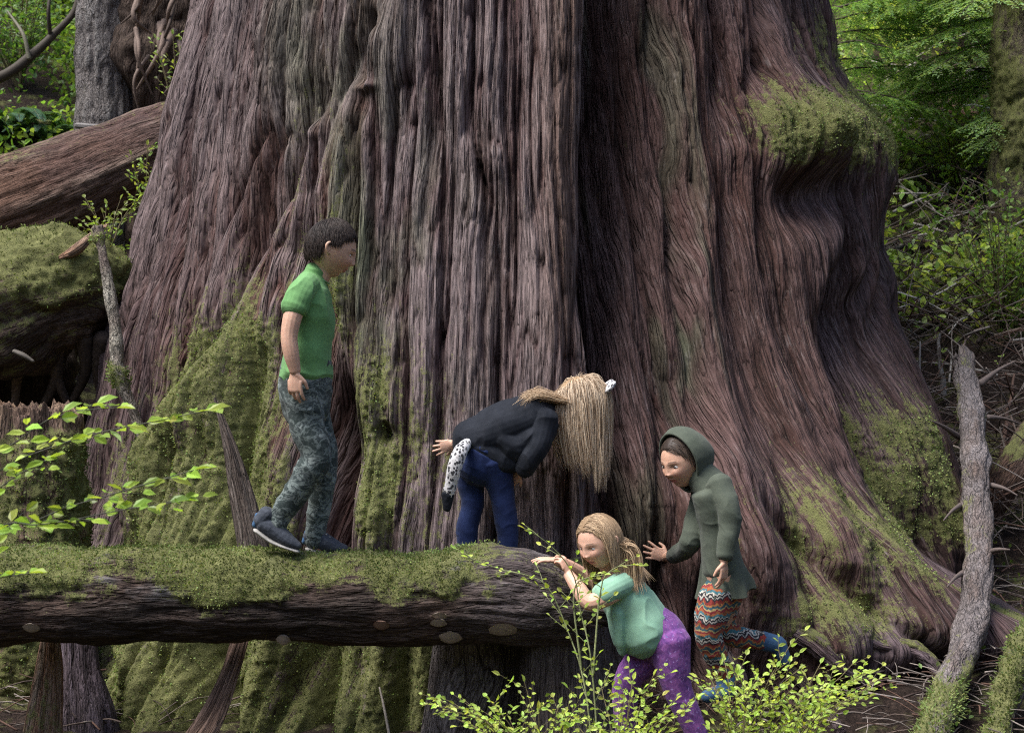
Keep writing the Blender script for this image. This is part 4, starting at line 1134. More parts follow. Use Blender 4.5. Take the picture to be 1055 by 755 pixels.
thicket('green_bush', -20, 17.5, 22, 1.0, 1.6, 'tall yellowish bush in the top left corner', .07, (.27, .38, .08), L_)
# bare dark limb at the top left
th = thing('bare_branch', P(0, 80, 12.4), 'bare dark crooked branch crossing the bushes at top left', 'branch')
mb = MB()
mb.add(*tube(PP([(-30, 92, 0), (8, 76, 0), (34, 56, .05), (55, 36, .1), (78, 8, .2), (84, -40, .2)], 12.4), np.array((6, 5.5, 5, 4, 3.2, 2.6)) * 12.4 / F, 40, 9), col=(.055, .045, .035))
mb.add(*tube(PP([(30, 60, 0), (24, 36, 0), (8, 12, .1)], 12.4), np.array((2.5, 2, 1)) * 12.4 / F, 14, 6), col=(.16, .15, .11))
mb.add(*tube(PP([(52, 40, 0.1), (50, 10, 0), (54, -20, .1)], 12.4), np.array((2.5, 2, 1)) * 12.4 / F, 14, 6), col=(.06, .05, .04))
link('limb', mb.mesh('limb'), M_FUN, th)


# ---- ground cover and litter that nobody could count
def scatter(n, xr, yr, seed):
    r = np.random.default_rng(seed); X = r.uniform(*xr, n); Y = r.uniform(*yr, n)
    return np.stack([X, Y, G(X, Y)], 1)


def cover(name, label, pts, leaf, cols, hmax):
    mb = MB(); n = len(pts)
    k = sst(-.3, .35, fbm(pts[:, 0] * .9, pts[:, 1] * .9, 0, 55, 3))
    keep = RNG.random(n) < (.15 + .85 * k); pts = pts[keep]; k = k[keep]; n = len(pts)
    for q in range(5):
        p = pts + RNG.standard_normal((n, 3)) * np.array((.11, .11, .0)) + np.array((0, 0, 1)) * RNG.uniform(.02, hmax, (n, 1))
        c = np.asarray(cols[0]) * (1 - k[:, None]) + np.asarray(cols[1]) * k[:, None]
        leaves(mb, p, rdir(n, -.1), rdir(n, 1.6), leaf * RNG.uniform(.5, 1.2, n), leaf * .55, c * RNG.uniform(.6, 1.35, (n, 1)), .12)
    o = link(name, mb.mesh(name, False), M_LEAF, None, pts[0]); tag(o, label, 'ground cover', None, 'stuff')


s1 = np.concatenate([scatter(9000, (2.0, 8.5), (10.8, 24), 1), scatter(1300, (2.1, 3.9), (11.2, 14), 21)]); s2 = np.concatenate([scatter(6000, (-9, -2.6), (11.6, 24), 2), scatter(4000, (-6, -2.9), (12.6, 17), 12)])
s2 = s2[(RNG.random(len(s2)) < .35) | ~((s2[:, 0] > -5.2) & (s2[:, 0] < -2.8) & (s2[:, 1] < 14.7))]
cover('undergrowth', 'bright green leafy undergrowth covering the right slope', s1, .075, ((.18, .30, .07), (.46, .56, .16)), .5)  # right slope tinted brighter than the left, painted as if in sun
cover('undergrowth', 'dim green leafy undergrowth covering the left slope', s2, .070, ((.06, .13, .035), (.20, .31, .06)), .4)
s3 = scatter(420, (1.6, 3.4), (6.4, 9.5), 3)
cover('ground_plants', 'scattered tiny leafy plants on the brown duff', s3[::3], .03, ((.09, .14, .04), (.16, .24, .05)), .08)


def twigs(name, label, pts, lmin, lmax, r, cols, lift=.03, vert=.35):
    mb = MB()
    for p in pts:
        a = random.uniform(0, math.pi * 2); l = random.uniform(lmin, lmax) ; dz = random.uniform(-vert, vert) * l
        d = np.array((math.cos(a) * l, math.sin(a) * l, 0)); b = np.array((random.uniform(-.1, .1), random.uniform(-.1, .1), random.uniform(-.03, .12))) * l
        s = p + np.array((0, 0, lift + abs(dz) * .5))
        e0, e1 = s - d / 2 - np.array((0, 0, dz / 2)), s + d / 2 + np.array((0, 0, dz / 2))
        rr = r * random.uniform(.4, 1.3)
        c = np.asarray(cols[random.randrange(len(cols))]) * random.uniform(.6, 1.25)
        mb.add(*tube([e0, s + b, e1], [rr, rr * .85, rr * .5], 6, 5, cap=False), col=c)
    o = link(name, mb.mesh(name), M_STEM, None, pts[0]); tag(o, label, 'twigs', None, 'stuff')


C_TW = ((.08, .058, .048), (.13, .105, .09), (.05, .033, .028), (.20, .17, .15), (.09, .05, .036))
f = scatter(1500, (.4, 3.3), (6.1, 9.0), 5)
twigs('twig_litter', 'fine dead twigs littering the brown duff at lower right', f, .06, .35, .004, C_TW)
f = scatter(500, (-2.9, -1.2), (7.4, 9.6), 6)
twigs('twig_litter', 'fine dead twigs littering the bank seen under the log', f, .06, .4, .004, C_TW)
# the brush pile at right: thin tangle
f = scatter(900, (2.2, 3.6), (8.8, 12.2), 7) + np.array((0, 0, .32)) * np.random.default_rng(3).random((900, 1))
twigs('brush_pile', 'tangle of dead sticks heaped behind the grey pole', f, .12, .7, .0045, C_TW, .05, .8)
f = scatter(240, (2.2, 5.0), (10.5, 15), 8)
twigs('brush_pile', 'scattered sticks and broken wood on the right slope', f, .2, .9, .010, ((.30, .27, .25), (.16, .12, .10), (.10, .07, .055), (.40, .37, .34)), .15, .5)
# single sticks one can pick out of the brush
ST = [((952, 470, 8.9), (948, 352, 9.1), 3.2, 'upright pale dead stick standing left of the grey pole top'),
      ((1008, 352, 9.6), (1040, 330, 9.8), 4, 'dark stick poking up right from grey pole top'),
      ((930, 378, 9.3), (1005, 400, 9.2), 2.6, 'thin stick lying level against the grey pole top'),
      ((1032, 470, 8.9), (1045, 386, 9.2), 4.5, 'thick brown dead stick leaning right of the grey pole'),
      ((940, 330, 9.8), (1020, 352, 9.6), 2.8, 'slender bleached stick slanting down behind the pole top'),
      ((1048, 520, 8.2), (1030, 440, 8.5), 3, 'thin dead stick against the brown rotting log end'),
      ((972, 406, 9.2), (968, 345, 9.2), 5, 'short pale broken stick upright beside the pole top')]
for i, (a, b_, r, lab) in enumerate(ST):
    g_ = GH(*a[:2]) - .1; b_ = (b_[0], b_[1], g_ + b_[2] - a[2]); a = (a[0], a[1], g_)
    mb = MB(); p = polyline(P(*a), P(*b_), 9, 0, .04)
    mb.add(*tube(p, np.linspace(r, r * .4, 9) * .7 * a[2] / F, 24, 7), col=((.20, .18, .165), (.06, .045, .04), (.15, .12, .11), (.10, .06, .045), (.22, .2, .18), (.11, .09, .075), (.24, .22, .2))[i])
    o = link('dead_stick', mb.mesh('dead_stick'), M_FUN, None, P(*a)); tag(o, lab, 'stick', 'dead sticks in the brush at right')
for i, (pts, lab) in enumerate(((PP([(120, 700, 8.2), (150, 712, 8.1), (160, 745, 8.0)]), 'curved pale root loop on the bank under the log'), (PP([(140, 712, 8.2), (152, 690, 8.3), (160, 668, 8.4)]), 'thin straight twig on the bank under the log'),
                                (PP([(402, 762, 7.3), (396, 730, 7.35), (391, 708, 7.4)]), 'thin silvery stick standing under the log middle'))):
    mb = MB(); mb.add(*tube(pts, np.array((.007, .006, .004)), 18, 7), col=(.26, .23, .20))
    o = link('dead_stick', mb.mesh('dead_stick'), M_FUN, None, pts[0]); tag(o, lab, 'stick', 'dead sticks under the log')
# ================================================================== people
def skin_mat():
    m, nt, out = mat_new('skin'); n = N(nt)
    tint = n.attr('tint').outputs['Color']; geo = n.new('ShaderNodeNewGeometry').outputs['Position']
    g = n.noise(geo, 70, 3, 0.6)
    col = n.mix(1.0, tint, n.ramp(g, [(0.3, 0.90), (0.7, 1.08)]), 'MULTIPLY')
    p = n.principled(out, col, 0.5, n.bump(n.noise(geo, 300, 2, .6), .12, .002), 0.35)
    p.inputs['Subsurface Weight'].default_value = 0.12; p.inputs['Subsurface Radius'].default_value = (.012, .005, .003); p.inputs['Subsurface Scale'].default_value = .6
    return m


def cloth_mat(name, fn, rough=0.9, weave=900, sheen=0.08):
    m, nt, out = mat_new(name); n = N(nt)
    geo = n.new('ShaderNodeNewGeometry').outputs['Position']
    col = fn(n, geo)
    w = n.noise(geo, weave, 2, .5); f = n.noise(geo, 45, 4, .6)
    p = n.principled(out, col, rough, n.bump(n.math('ADD', n.math('MULTIPLY', w, .4), f), .25, .004), .15)
    p.inputs['Sheen Weight'].default_value = sheen; p.inputs['Sheen Roughness'].default_value = .5
    return m


def plain(c0, c1, k=14):
    return lambda n, g: n.ramp(n.noise(g, k, 4, .6), [(.3, c0), (.7, c1)])


def camo(n, g):
    a = n.ramp(n.noise(n.mapped(g, (1, 1, 1.4)), 15, 3, .6, .6), [(.0, (.020, .028, .028)), (.44, (.030, .042, .040)), (.50, (.15, .18, .17)), (.56, (.018, .027, .029)), (.64, (.19, .22, .21))], 'LINEAR')
    return n.mix(n.ramp(n.noise(g, 120, 3, .6), [(.5, 0.0), (.75, .35)]), a, (.17, .19, .19))


def paint(n, g):
    a = n.ramp(n.noise(g, 30, 4, .7, .8), [(.30, (.075, .030, .135)), (.48, (.15, .055, .215)), (.60, (.24, .085, .27)), (.72, (.12, .085, .28))])
    a = n.mix(n.ramp(n.noise(g, 95, 3, .7), [(.60, 0.0), (.68, .75)]), a, (.42, .30, .62))
    return n.mix(n.ramp(n.noise(g, 60, 3, .7), [(.64, 0.0), (.70, .7)]), a, (.10, .22, .40))


def zigzag(n, g):
    s = n.new('ShaderNodeSeparateXYZ'); n.l(g, s.inputs[0])
    wv = n.new('ShaderNodeTexNoise'); wv.inputs['Scale'].default_value = 26; n.l(n.mapped(g, (1.4, 1.4, .5)), wv.inputs['Vector'])
    z = n.math('ADD', s.outputs[2], n.math('MULTIPLY', wv.outputs[0], .07))
    fr = n.math('FRACT', n.math('MULTIPLY', z, 10.5))
    st = [(.0, (.04, .09, .11)), (.12, (.32, .14, .05)), (.20, (.22, .035, .03)), (.33, (.03, .03, .035)), (.41, (.40, .37, .33)), (.48, (.025, .025, .03)), (.56, (.50, .46, .40)), (.62, (.06, .16, .19)), (.74, (.30, .10, .04)), (.84, (.20, .03, .035)), (.93, (.36, .27, .12))]
    a = n.ramp(fr, st, 'CONSTANT')
    v = n.new('ShaderNodeTexVoronoi'); v.inputs['Scale'].default_value = 55; n.l(g, v.inputs['Vector'])
    return n.mix(n.ramp(v.outputs['Distance'], [(.18, .8), (.26, 0.0)]), a, (.03, .03, .035))


def leopard(n, g):
    v = n.new('ShaderNodeTexVoronoi'); v.inputs['Scale'].default_value = 75; n.l(n.mapped(g, (1, 1, .8)), v.inputs['Vector'])
    return n.ramp(n.math('ADD', v.outputs['Distance'], n.math('MULTIPLY', n.noise(g, 140, 2, .6), .25)), [(.52, (.03, .03, .035)), (.60, (.60, .58, .58))])


M_SKIN = skin_mat()
M_HAIR = tint_mat('hair', .5, 200, .25, .2, .22, .001)
M_EYE = tint_mat('eye', .15, 10, .02, .0, .6)
M_TEE = cloth_mat('green_cotton', plain((.115, .255, .090), (.155, .32, .125)))
M_CAMO = cloth_mat('camouflage_cloth', camo)
M_SHOE = cloth_mat('shoe_mesh', plain((.032, .038, .050), (.062, .070, .088), 60), .8, 1500)
M_SHOE2 = cloth_mat('shoe_blue', plain((.035, .08, .16), (.05, .11, .2), 60), .7, 1500)
M_SOLE = cloth_mat('shoe_sole', plain((.25, .24, .22), (.40, .38, .35), 40), .7, 300, 0)
M_BLACK = cloth_mat('navy_black_jersey', plain((.008, .010, .015), (.018, .021, .029)), .8, 900, .03)
M_NAVY = cloth_mat('navy_leggings', plain((.010, .018, .062), (.018, .032, .10)))
M_MINT = cloth_mat('mint_cotton', plain((.20, .37, .265), (.26, .44, .32)))
M_PURPLE = cloth_mat('purple_paint_leggings', paint)
M_OLIVE = cloth_mat('olive_fleece', plain((.062, .074, .056), (.088, .102, .078)))
M_ZIG = cloth_mat('patterned_leggings', zigzag)
M_LEO = cloth_mat('leopard_plush', leopard, .95, 900, .6)
SKIN = np.array((.58, .36, .265))


def fuse(name, parts, voxel=.0035, it=4, wr=None):
    """grow overlapping pieces together into ONE continuous surface"""
    mb = MB()
    for p in parts: mb.add(*p)
    me = mb.mesh('tmp', True, False)
    o = bpy.data.objects.new('tmp', me); COL.objects.link(o)
    md = o.modifiers.new('r', 'REMESH'); md.mode = 'VOXEL'; md.voxel_size = voxel
    dg = bpy.context.evaluated_depsgraph_get()
    nm = bpy.data.meshes.new_from_object(o.evaluated_get(dg))
    bpy.data.objects.remove(o); bpy.data.meshes.remove(me)
    n = len(nm.vertices); V = np.empty(n * 3, np.float32); nm.vertices.foreach_get('co', V); V = V.reshape(-1, 3).astype(float)
    E = np.empty(len(nm.edges) * 2, np.int32); nm.edges.foreach_get('vertices', E); E = E.reshape(-1, 2)
    cnt = np.bincount(E.ravel(), minlength=n)[:, None]

    def avg(V):
        out = np.stack([np.bincount(E[:, 0], V[E[:, 1], j], n) + np.bincount(E[:, 1], V[E[:, 0], j], n) for j in range(3)], 1)
        return out / np.maximum(cnt, 1)
    for _ in range(it):
        V = V + .6 * (avg(V) - V); V = V - .55 * (avg(V) - V)
    NP = len(nm.polygons); ix = np.empty(len(nm.loops), np.int32); nm.loops.foreach_get('vertex_index', ix)
    if wr is not None:
        nm.vertices.foreach_set('co', V.astype(np.float32).ravel()); nm.update()
        Nn = np.empty(n * 3, np.float32); nm.vertex_normals.foreach_get('vector', Nn)
        V = V + Nn.reshape(-1, 3) * wr(V)[:, None]
    nm.vertices.foreach_set('co', V.astype(np.float32).ravel())
    nm.polygons.foreach_set('use_smooth', np.ones(NP, bool)); nm.update(); nm.name = name
    return nm, V


def setattr_col(me, col):
    at = me.attributes.new('tint', 'FLOAT_COLOR', 'POINT')
    c = np.concatenate([np.clip(col, 0, 1), np.ones((len(col), 1))], 1).astype(np.float32); at.data.foreach_set('color', c.ravel())


def wrinkle(amp=.005, k=16, dirv=(0, 0, 1), seed=0, stretch=2.5):
    """cloth folds running across dirv"""
    d = nrm(dirv)
    def f(V):
        s = V @ d; q = V - np.outer(s, d)
        w = fbm(q[:, 0] * k / stretch, q[:, 1] * k / stretch + q[:, 2] * k / stretch, s * k, seed, 3)
        r = 1 - np.abs(fbm(V[:, 0] * k * .55, V[:, 1] * k * .55, V[:, 2] * k * .55, seed + 9, 2)) * 2.2
        return amp * (w * .9 + .8 * np.clip(r, -.5, 1) ** 3 - .25)
    return f


class Head:
    def __init__(s, c, f, u, h, wide=.72):
        s.c = np.asarray(c, float); s.f = nrm(f); s.u = nrm(np.asarray(u, float) - s.f * (np.asarray(u, float) @ s.f)); s.l = np.cross(s.u, s.f); s.h = h; s.wide = wide

    def loc(s, V):
        d = np.asarray(V) - s.c; return np.stack([d @ s.f, d @ s.l, d @ s.u], -1) / s.h

    def w(s, x, y, z): return s.c + s.h * (np.multiply.outer(x, s.f) + np.multiply.outer(y, s.l) + np.multiply.outer(z, s.u))

    def skull(s, sx, sy, sz, feat=True, gx=1.0):
        z = sz.copy(); x = sx * .86; y = sy * s.wide
        t = np.clip(-sz, 0, 1)
        y = y * (1 - .36 * t ** 1.7)
        x = np.where(sx < 0, x * (1.04 - .62 * t ** 1.2), x * (1 - .04 * t))
        x = x + .04 * t
        if feat:
            fr = sst(.05, .5, sx); z0_ = z; z = z + .08
            g = lambda y0, z0, a, b: np.exp(-((np.abs(y) - y0) / a) ** 2 - ((z - z0) / b) ** 2) * fr
            nz = np.interp(z, [-.36, -.29, -.22, -.1, .02, .16, .3], [0, .6, 1.0, .66, .36, .18, 0])
            x = x + .135 * nz * np.exp(-(y / (.095 + .05 * sst(-.1, -.25, z))) ** 2) * fr + .05 * g(.09, -.25, .05, .05)
            x = x - .075 * g(.29, .03, .16, .10) + .03 * g(.28, .20, .2, .06) + .055 * 1.35 * g(.38, -.26, .22, .2)
            x = x + .060 * g(0, -.45, .17, .05) + .060 * g(0, -.56, .14, .05) - .035 * g(0, -.505, .2, .018) - .035 * g(0, -.67, .18, .05)
            x = x + .075 * g(0, -.84, .18, .12) + .025 * g(.29, .075, .13, .022)
            z = z0_
        return x, y, z

    def mesh(s, n=90, m=120):
        a = np.linspace(0, math.pi, n)[1:-1, None]; b = (np.arange(m) / m * 2 * math.pi)[None]
        sx, sy, sz = np.sin(a) * np.cos(b), np.sin(a) * np.sin(b), np.cos(a) * np.ones_like(b)
        x, y, z = s.skull(sx, sy, sz)
        V = s.w(x, y, z).reshape(-1, 3); k = n - 2
        V = np.concatenate([V, [s.c + s.u * s.h], [s.c - s.u * s.h + s.f * .04 * s.h]])
        j = np.arange(m); j2 = (j + 1) % m
        T = np.concatenate([np.stack([np.full(m, k * m), j, j2], 1), np.stack([np.full(m, k * m + 1), (k - 1) * m + j2, (k - 1) * m + j], 1)])
        return V, grid_q(k, m, True)[:, ::-1], T

    def ears(s):
        out = []
        for sg in (1, -1):
            Q = lambda x, y, z: s.w(np.array(x), np.array(y * sg), np.array(z))
            out.append(tube([Q(.02, s.wide * .94, .13), Q(-.08, s.wide * 1.04, .16), Q(-.15, s.wide * 1.08, .04), Q(-.10, s.wide * 1.03, -.12), Q(-.0, s.wide * .95, -.21)], np.array((.045, .05, .055, .05, .05)) * s.h, 16, 8))
            out.append(tube([Q(-.02, s.wide * .93, .08), Q(-.05, s.wide * .97, -.1)], np.array((.07, .06)) * s.h, 6, 8))
        return out

    def tint(s, V, base=SKIN, brow=(.10, .065, .045)):
        q = s.loc(V); x, y, z = q.T; z = z + .08; ay = np.abs(y); c = np.tile(base, (len(V), 1))
        near = (np.abs(z) < 1.05) & (x > .2) & (np.abs(y) < .8)
        def put(msk, col):
            nonlocal c
            k = (msk * near)[:, None]; c = c * (1 - k) + np.asarray(col) * k
        g = lambda y0, z0, a, b: np.exp(-((ay - y0) / a) ** 2 - ((z - z0) / b) ** 2)
        put(.45 * g(.36, -.26, .17, .16), (.56, .24, .18)); put(.35 * g(0, -.22, .1, .1), (.55, .25, .19))
        put(.85 * sst(.23, .15, ay) * sst(.085, .055, np.abs(z + .505)), (.42, .14, .12))
        put(.8 * sst(.20, .14, ay) * sst(.016, .008, np.abs(z + .505)), (.14, .05, .04))
        put(.75 * sst(.46, .40, ay) * sst(.10, .15, ay) * sst(.04, .02, np.abs(z - .24 + .5 * (ay - .3) ** 2)), brow)
        put(.85 * sst(.42, .38, ay) * sst(.14, .18, ay) * sst(.022, .012, np.abs(z - .085 + 1.6 * (ay - .28) ** 2)), (.05, .03, .025))
        put(.7 * np.exp(-((ay - .06) / .028) ** 2 - ((z + .30) / .02) ** 2), (.2, .08, .06))
        return c

    def eyes(s, parent, gaze=(1, 0, -.25), iris=(.07, .045, .03), open_=.095):
        for sg in (1, -1):
            n, m = 20, 28
            a = np.linspace(0, math.pi, n)[:, None]; b = (np.arange(m) / m * 2 * math.pi)[None]
            d = np.stack([np.sin(a) * np.cos(b), np.sin(a) * np.sin(b), np.cos(a) * np.ones_like(b)], -1)
            V = s.w(.600 + d[..., 0] * .155, (.29 + d[..., 1] * .15) * 1.0 if sg > 0 else -.29 + d[..., 1] * .15, -.05 + d[..., 2] * open_ * 1.1)
            gz = nrm((gaze[0], gaze[1], gaze[2] * .5)); dt = d @ gz
            c = np.where(dt[..., None] > .955, np.array((.01, .01, .01)), np.where(dt[..., None] > .86, np.array(iris), np.array((.70, .66, .63))))
            mb = MB(); mb.add(V.reshape(-1, 3), grid_q(n, m, True)[:, ::-1], None, c.reshape(-1, 3))
            link('eye', mb.mesh('eye'), M_EYE, parent)


def hand(w, d, pn, L, curl=(.35, .4, .45, .5), side=1, thumb=.7, spread=.12):
    """palm + four unequal bent fingers + opposed thumb; d along the hand, pn out of the palm"""
    w, d = np.asarray(w, float), nrm(d); pn = nrm(np.asarray(pn, float) - d * (np.asarray(pn) @ d)); s = np.cross(d, pn) * side
    out = [tube([w - d * .12 * L, w + d * .12 * L, w + d * .32 * L, w + d * .50 * L], [(.125 * L, .10 * L), (.185 * L, .10 * L), (.235 * L, .095 * L), (.235 * L, .075 * L)], 14, 14, ref=s)]
    for i, (o, ln) in enumerate(zip((.19, .065, -.06, -.18), (.42, .47, .43, .34))):
        p = w + d * (.50 - .05 * abs(i - 1.2)) * L + s * o * L; q = [p - d * .16 * L, p]; a = 0
        dd = nrm(d + s * (o * spread * 6))
        for sg, k in ((.46, .7), (.30, 1.0), (.24, .8)):
            a += curl[i] * k; p = p + (dd * math.cos(a) + pn * math.sin(a)) * ln * L * sg; q.append(p)
        out.append(tube(q, np.array((.062, .060, .055, .050, .042)) * L, 16, 9))
    p = w + d * .12 * L + s * .13 * L; t1 = nrm(d * .62 + s * thumb + pn * .35); t2 = nrm(d * .85 + s * thumb * .35 + pn * .4)
    out.append(tube([p - t1 * .08 * L, p + t1 * .12 * L, p + t1 * .26 * L, p + t1 * .26 * L + t2 * .20 * L], np.array((.085, .08, .062, .048)) * L, 14, 9))
    return out


def strands(head, n, L, gen, step=.012, grav=.35, rad=.0012, scalp=None, push=1.05, face=False, coll=(), jit=.12, col0=(.3, .2, .1), col1=(.5, .35, .2), clump=.5, mb=None, init=None, seed=0, taper=True, seg=4, conv=None, cling=False):
    """hair that lies over the skull, then falls; coll = spheres it slides over"""
    r = np.random.default_rng(seed + 5); H = head
    dirs = r.standard_normal((n * 6, 3)); dirs /= np.linalg.norm(dirs, axis=1)[:, None]
    dirs = np.concatenate([dirs, (lambda v: v / np.linalg.norm(v, axis=1)[:, None])(r.standard_normal((n * 6, 3)))]); dirs = dirs[scalp(dirs)][:n]; n = len(dirs)
    x, y, z = H.skull(dirs[:, 0], dirs[:, 1], dirs[:, 2], False)
    p = H.w(x, y, z) + 0; rest = np.stack([H.f, H.l, H.u])
    d = init(dirs, r) @ rest + r.standard_normal((n, 3)) * jit; d /= np.linalg.norm(d, axis=1)[:, None]
    Ls = L * r.uniform(.5, 1.08, n); m = max(5, int(L / step)); pts = [p.copy()]
    off = r.uniform(1.0, push, n) + .0
    curlv = r.standard_normal((n, 3)) * (.015 if gen == 'short' else .05)
    for i in range(m):
        g = grav * min(1, .25 + i / m * 1.6) if gen != 'short' else grav
        if gen != 'short': d[:, :2] *= .86
        d = d + np.array((0, 0, -1.0)) * g + curlv * math.sin(i * .8)
        d /= np.linalg.norm(d, axis=1)[:, None]
        p = p + d * (Ls / m)[:, None]
        q = H.loc(p); e = np.array((.885, H.wide + .03, 1.02)); rr = np.linalg.norm(q / e, axis=1)
        ins = rr < off; q2 = np.where(ins[:, None], q / np.maximum(rr, .05)[:, None] * off[:, None], q)
        if gen == 'short': q2 = q / np.maximum(rr, .05)[:, None] * off[:, None]
        elif cling: q2 = np.where(((q[:, 2] > -.15) & (rr < 1.3) & (i < .6 * m))[:, None], q / np.maximum(rr, .05)[:, None] * off[:, None], q2)
        if face:                                    # locks part round the face
            fz = (q2[:, 0] > .15) & (q2[:, 2] < .50)
            q2[:, 0] = np.where(fz, np.minimum(q2[:, 0], np.maximum(.42, .42 + 1.5 * (q2[:, 2] - .25))), q2[:, 0])
            q2[:, 1] = np.where(fz, np.where(q2[:, 1] < 0, -1, 1) * np.maximum(np.abs(q2[:, 1]), .74 - 1.2 * np.maximum(q2[:, 2], 0)), q2[:, 1])
        p = H.c + H.h * (q2 @ rest)
        for cc, cr_ in coll:
            v = p - cc; dd = np.linalg.norm(v, axis=1); k = dd < cr_
            p = np.where(k[:, None], cc + v / np.maximum(dd, 1e-4)[:, None] * cr_, p)
        d = p - pts[-1]; d /= np.linalg.norm(d, axis=1)[:, None] + 1e-9
        pts.append(p.copy())
    S = np.stack(pts, 1)
    for _ in range(5): S[:, 1:-1] = .5 * S[:, 1:-1] + .25 * (S[:, :-2] + S[:, 2:])
    if conv is not None:                                # the fall narrows and swings towards conv
        w = (np.linspace(0, 1, S.shape[1]) ** 1.7)[None, :] * (.12 + .45 * r.random((n, 1)))
        S[..., :2] += (np.asarray(conv)[:2] + r.standard_normal((n, 1, 2)) * .035 - S[..., :2]) * w[..., None]
    # strands gather into locks
    if clump > 0 and n > 30:
        lead = r.integers(0, n, max(8, n // 16)); dist = np.linalg.norm(S[:, None, 0] - S[None, lead, 0], axis=2); li = lead[dist.argmin(1)]
        w = (np.linspace(0, 1, S.shape[1]) ** 1.2 * clump)[None, :, None]
        S = S * (1 - w) + (S[li] + (S[:, :1] - S[li][:, :1]) * .35) * w
    mb = mb or MB(); k = S.shape[1]
    T = np.gradient(S, axis=1); T /= np.linalg.norm(T, axis=2)[..., None] + 1e-9
    A = np.cross(T, np.array((.3, .9, .2))); A /= np.linalg.norm(A, axis=2)[..., None] + 1e-9; B = np.cross(T, A)
    prof = (np.clip(np.minimum(1, (1.04 - np.linspace(0, 1, k)) * 3), .15, 1) if taper else np.ones(k)) * rad
    th = np.arange(seg) / seg * 2 * math.pi
    V = S[:, :, None] + (A[:, :, None] * np.cos(th)[:, None] * 1.5 + B[:, :, None] * np.sin(th)[:, None]) * prof[None, :, None, None]
    q1 = grid_q(k, seg, True); Q = (q1[None] + (np.arange(n) * k * seg)[:, None, None]).reshape(-1, 4)
    c = np.asarray(col0) + (np.asarray(col1) - np.asarray(col0)) * r.random((n, 1)); 
    C = np.repeat(c[:, None], k, 1) * (.85 + .3 * np.linspace(0, 1, k))[None, :, None]
    mb.add(V.reshape(-1, 3), Q, None, np.repeat(C.reshape(-1, 3), seg, 0))
    return mb


def hair_cap(head, mb, mask, col, off=1.035, n=50, m=72, bump=.012):
    a = np.linspace(0.02, math.pi, n)[:, None]; b = (np.arange(m) / m * 2 * math.pi)[None]
    d = np.stack([np.sin(a) * np.cos(b), np.sin(a) * np.sin(b), np.cos(a) * np.ones_like(b)], -1)
    x, y, z = head.skull(d[..., 0], d[..., 1], d[..., 2], False)
    o = off + bump * vn(d[..., 0] * 9, d[..., 1] * 9, d[..., 2] * 5, 3)
    k = mask(d.reshape(-1, 3)).reshape(n, m)
    o = np.where(k, o, .86)
    V = head.w(x * o, y * o, z * o).reshape(-1, 3); mb.add(V, grid_q(n, m, True)[:, ::-1], None, np.asarray(col))


def rgr(V, c, r): return c + np.asarray(V) * 0


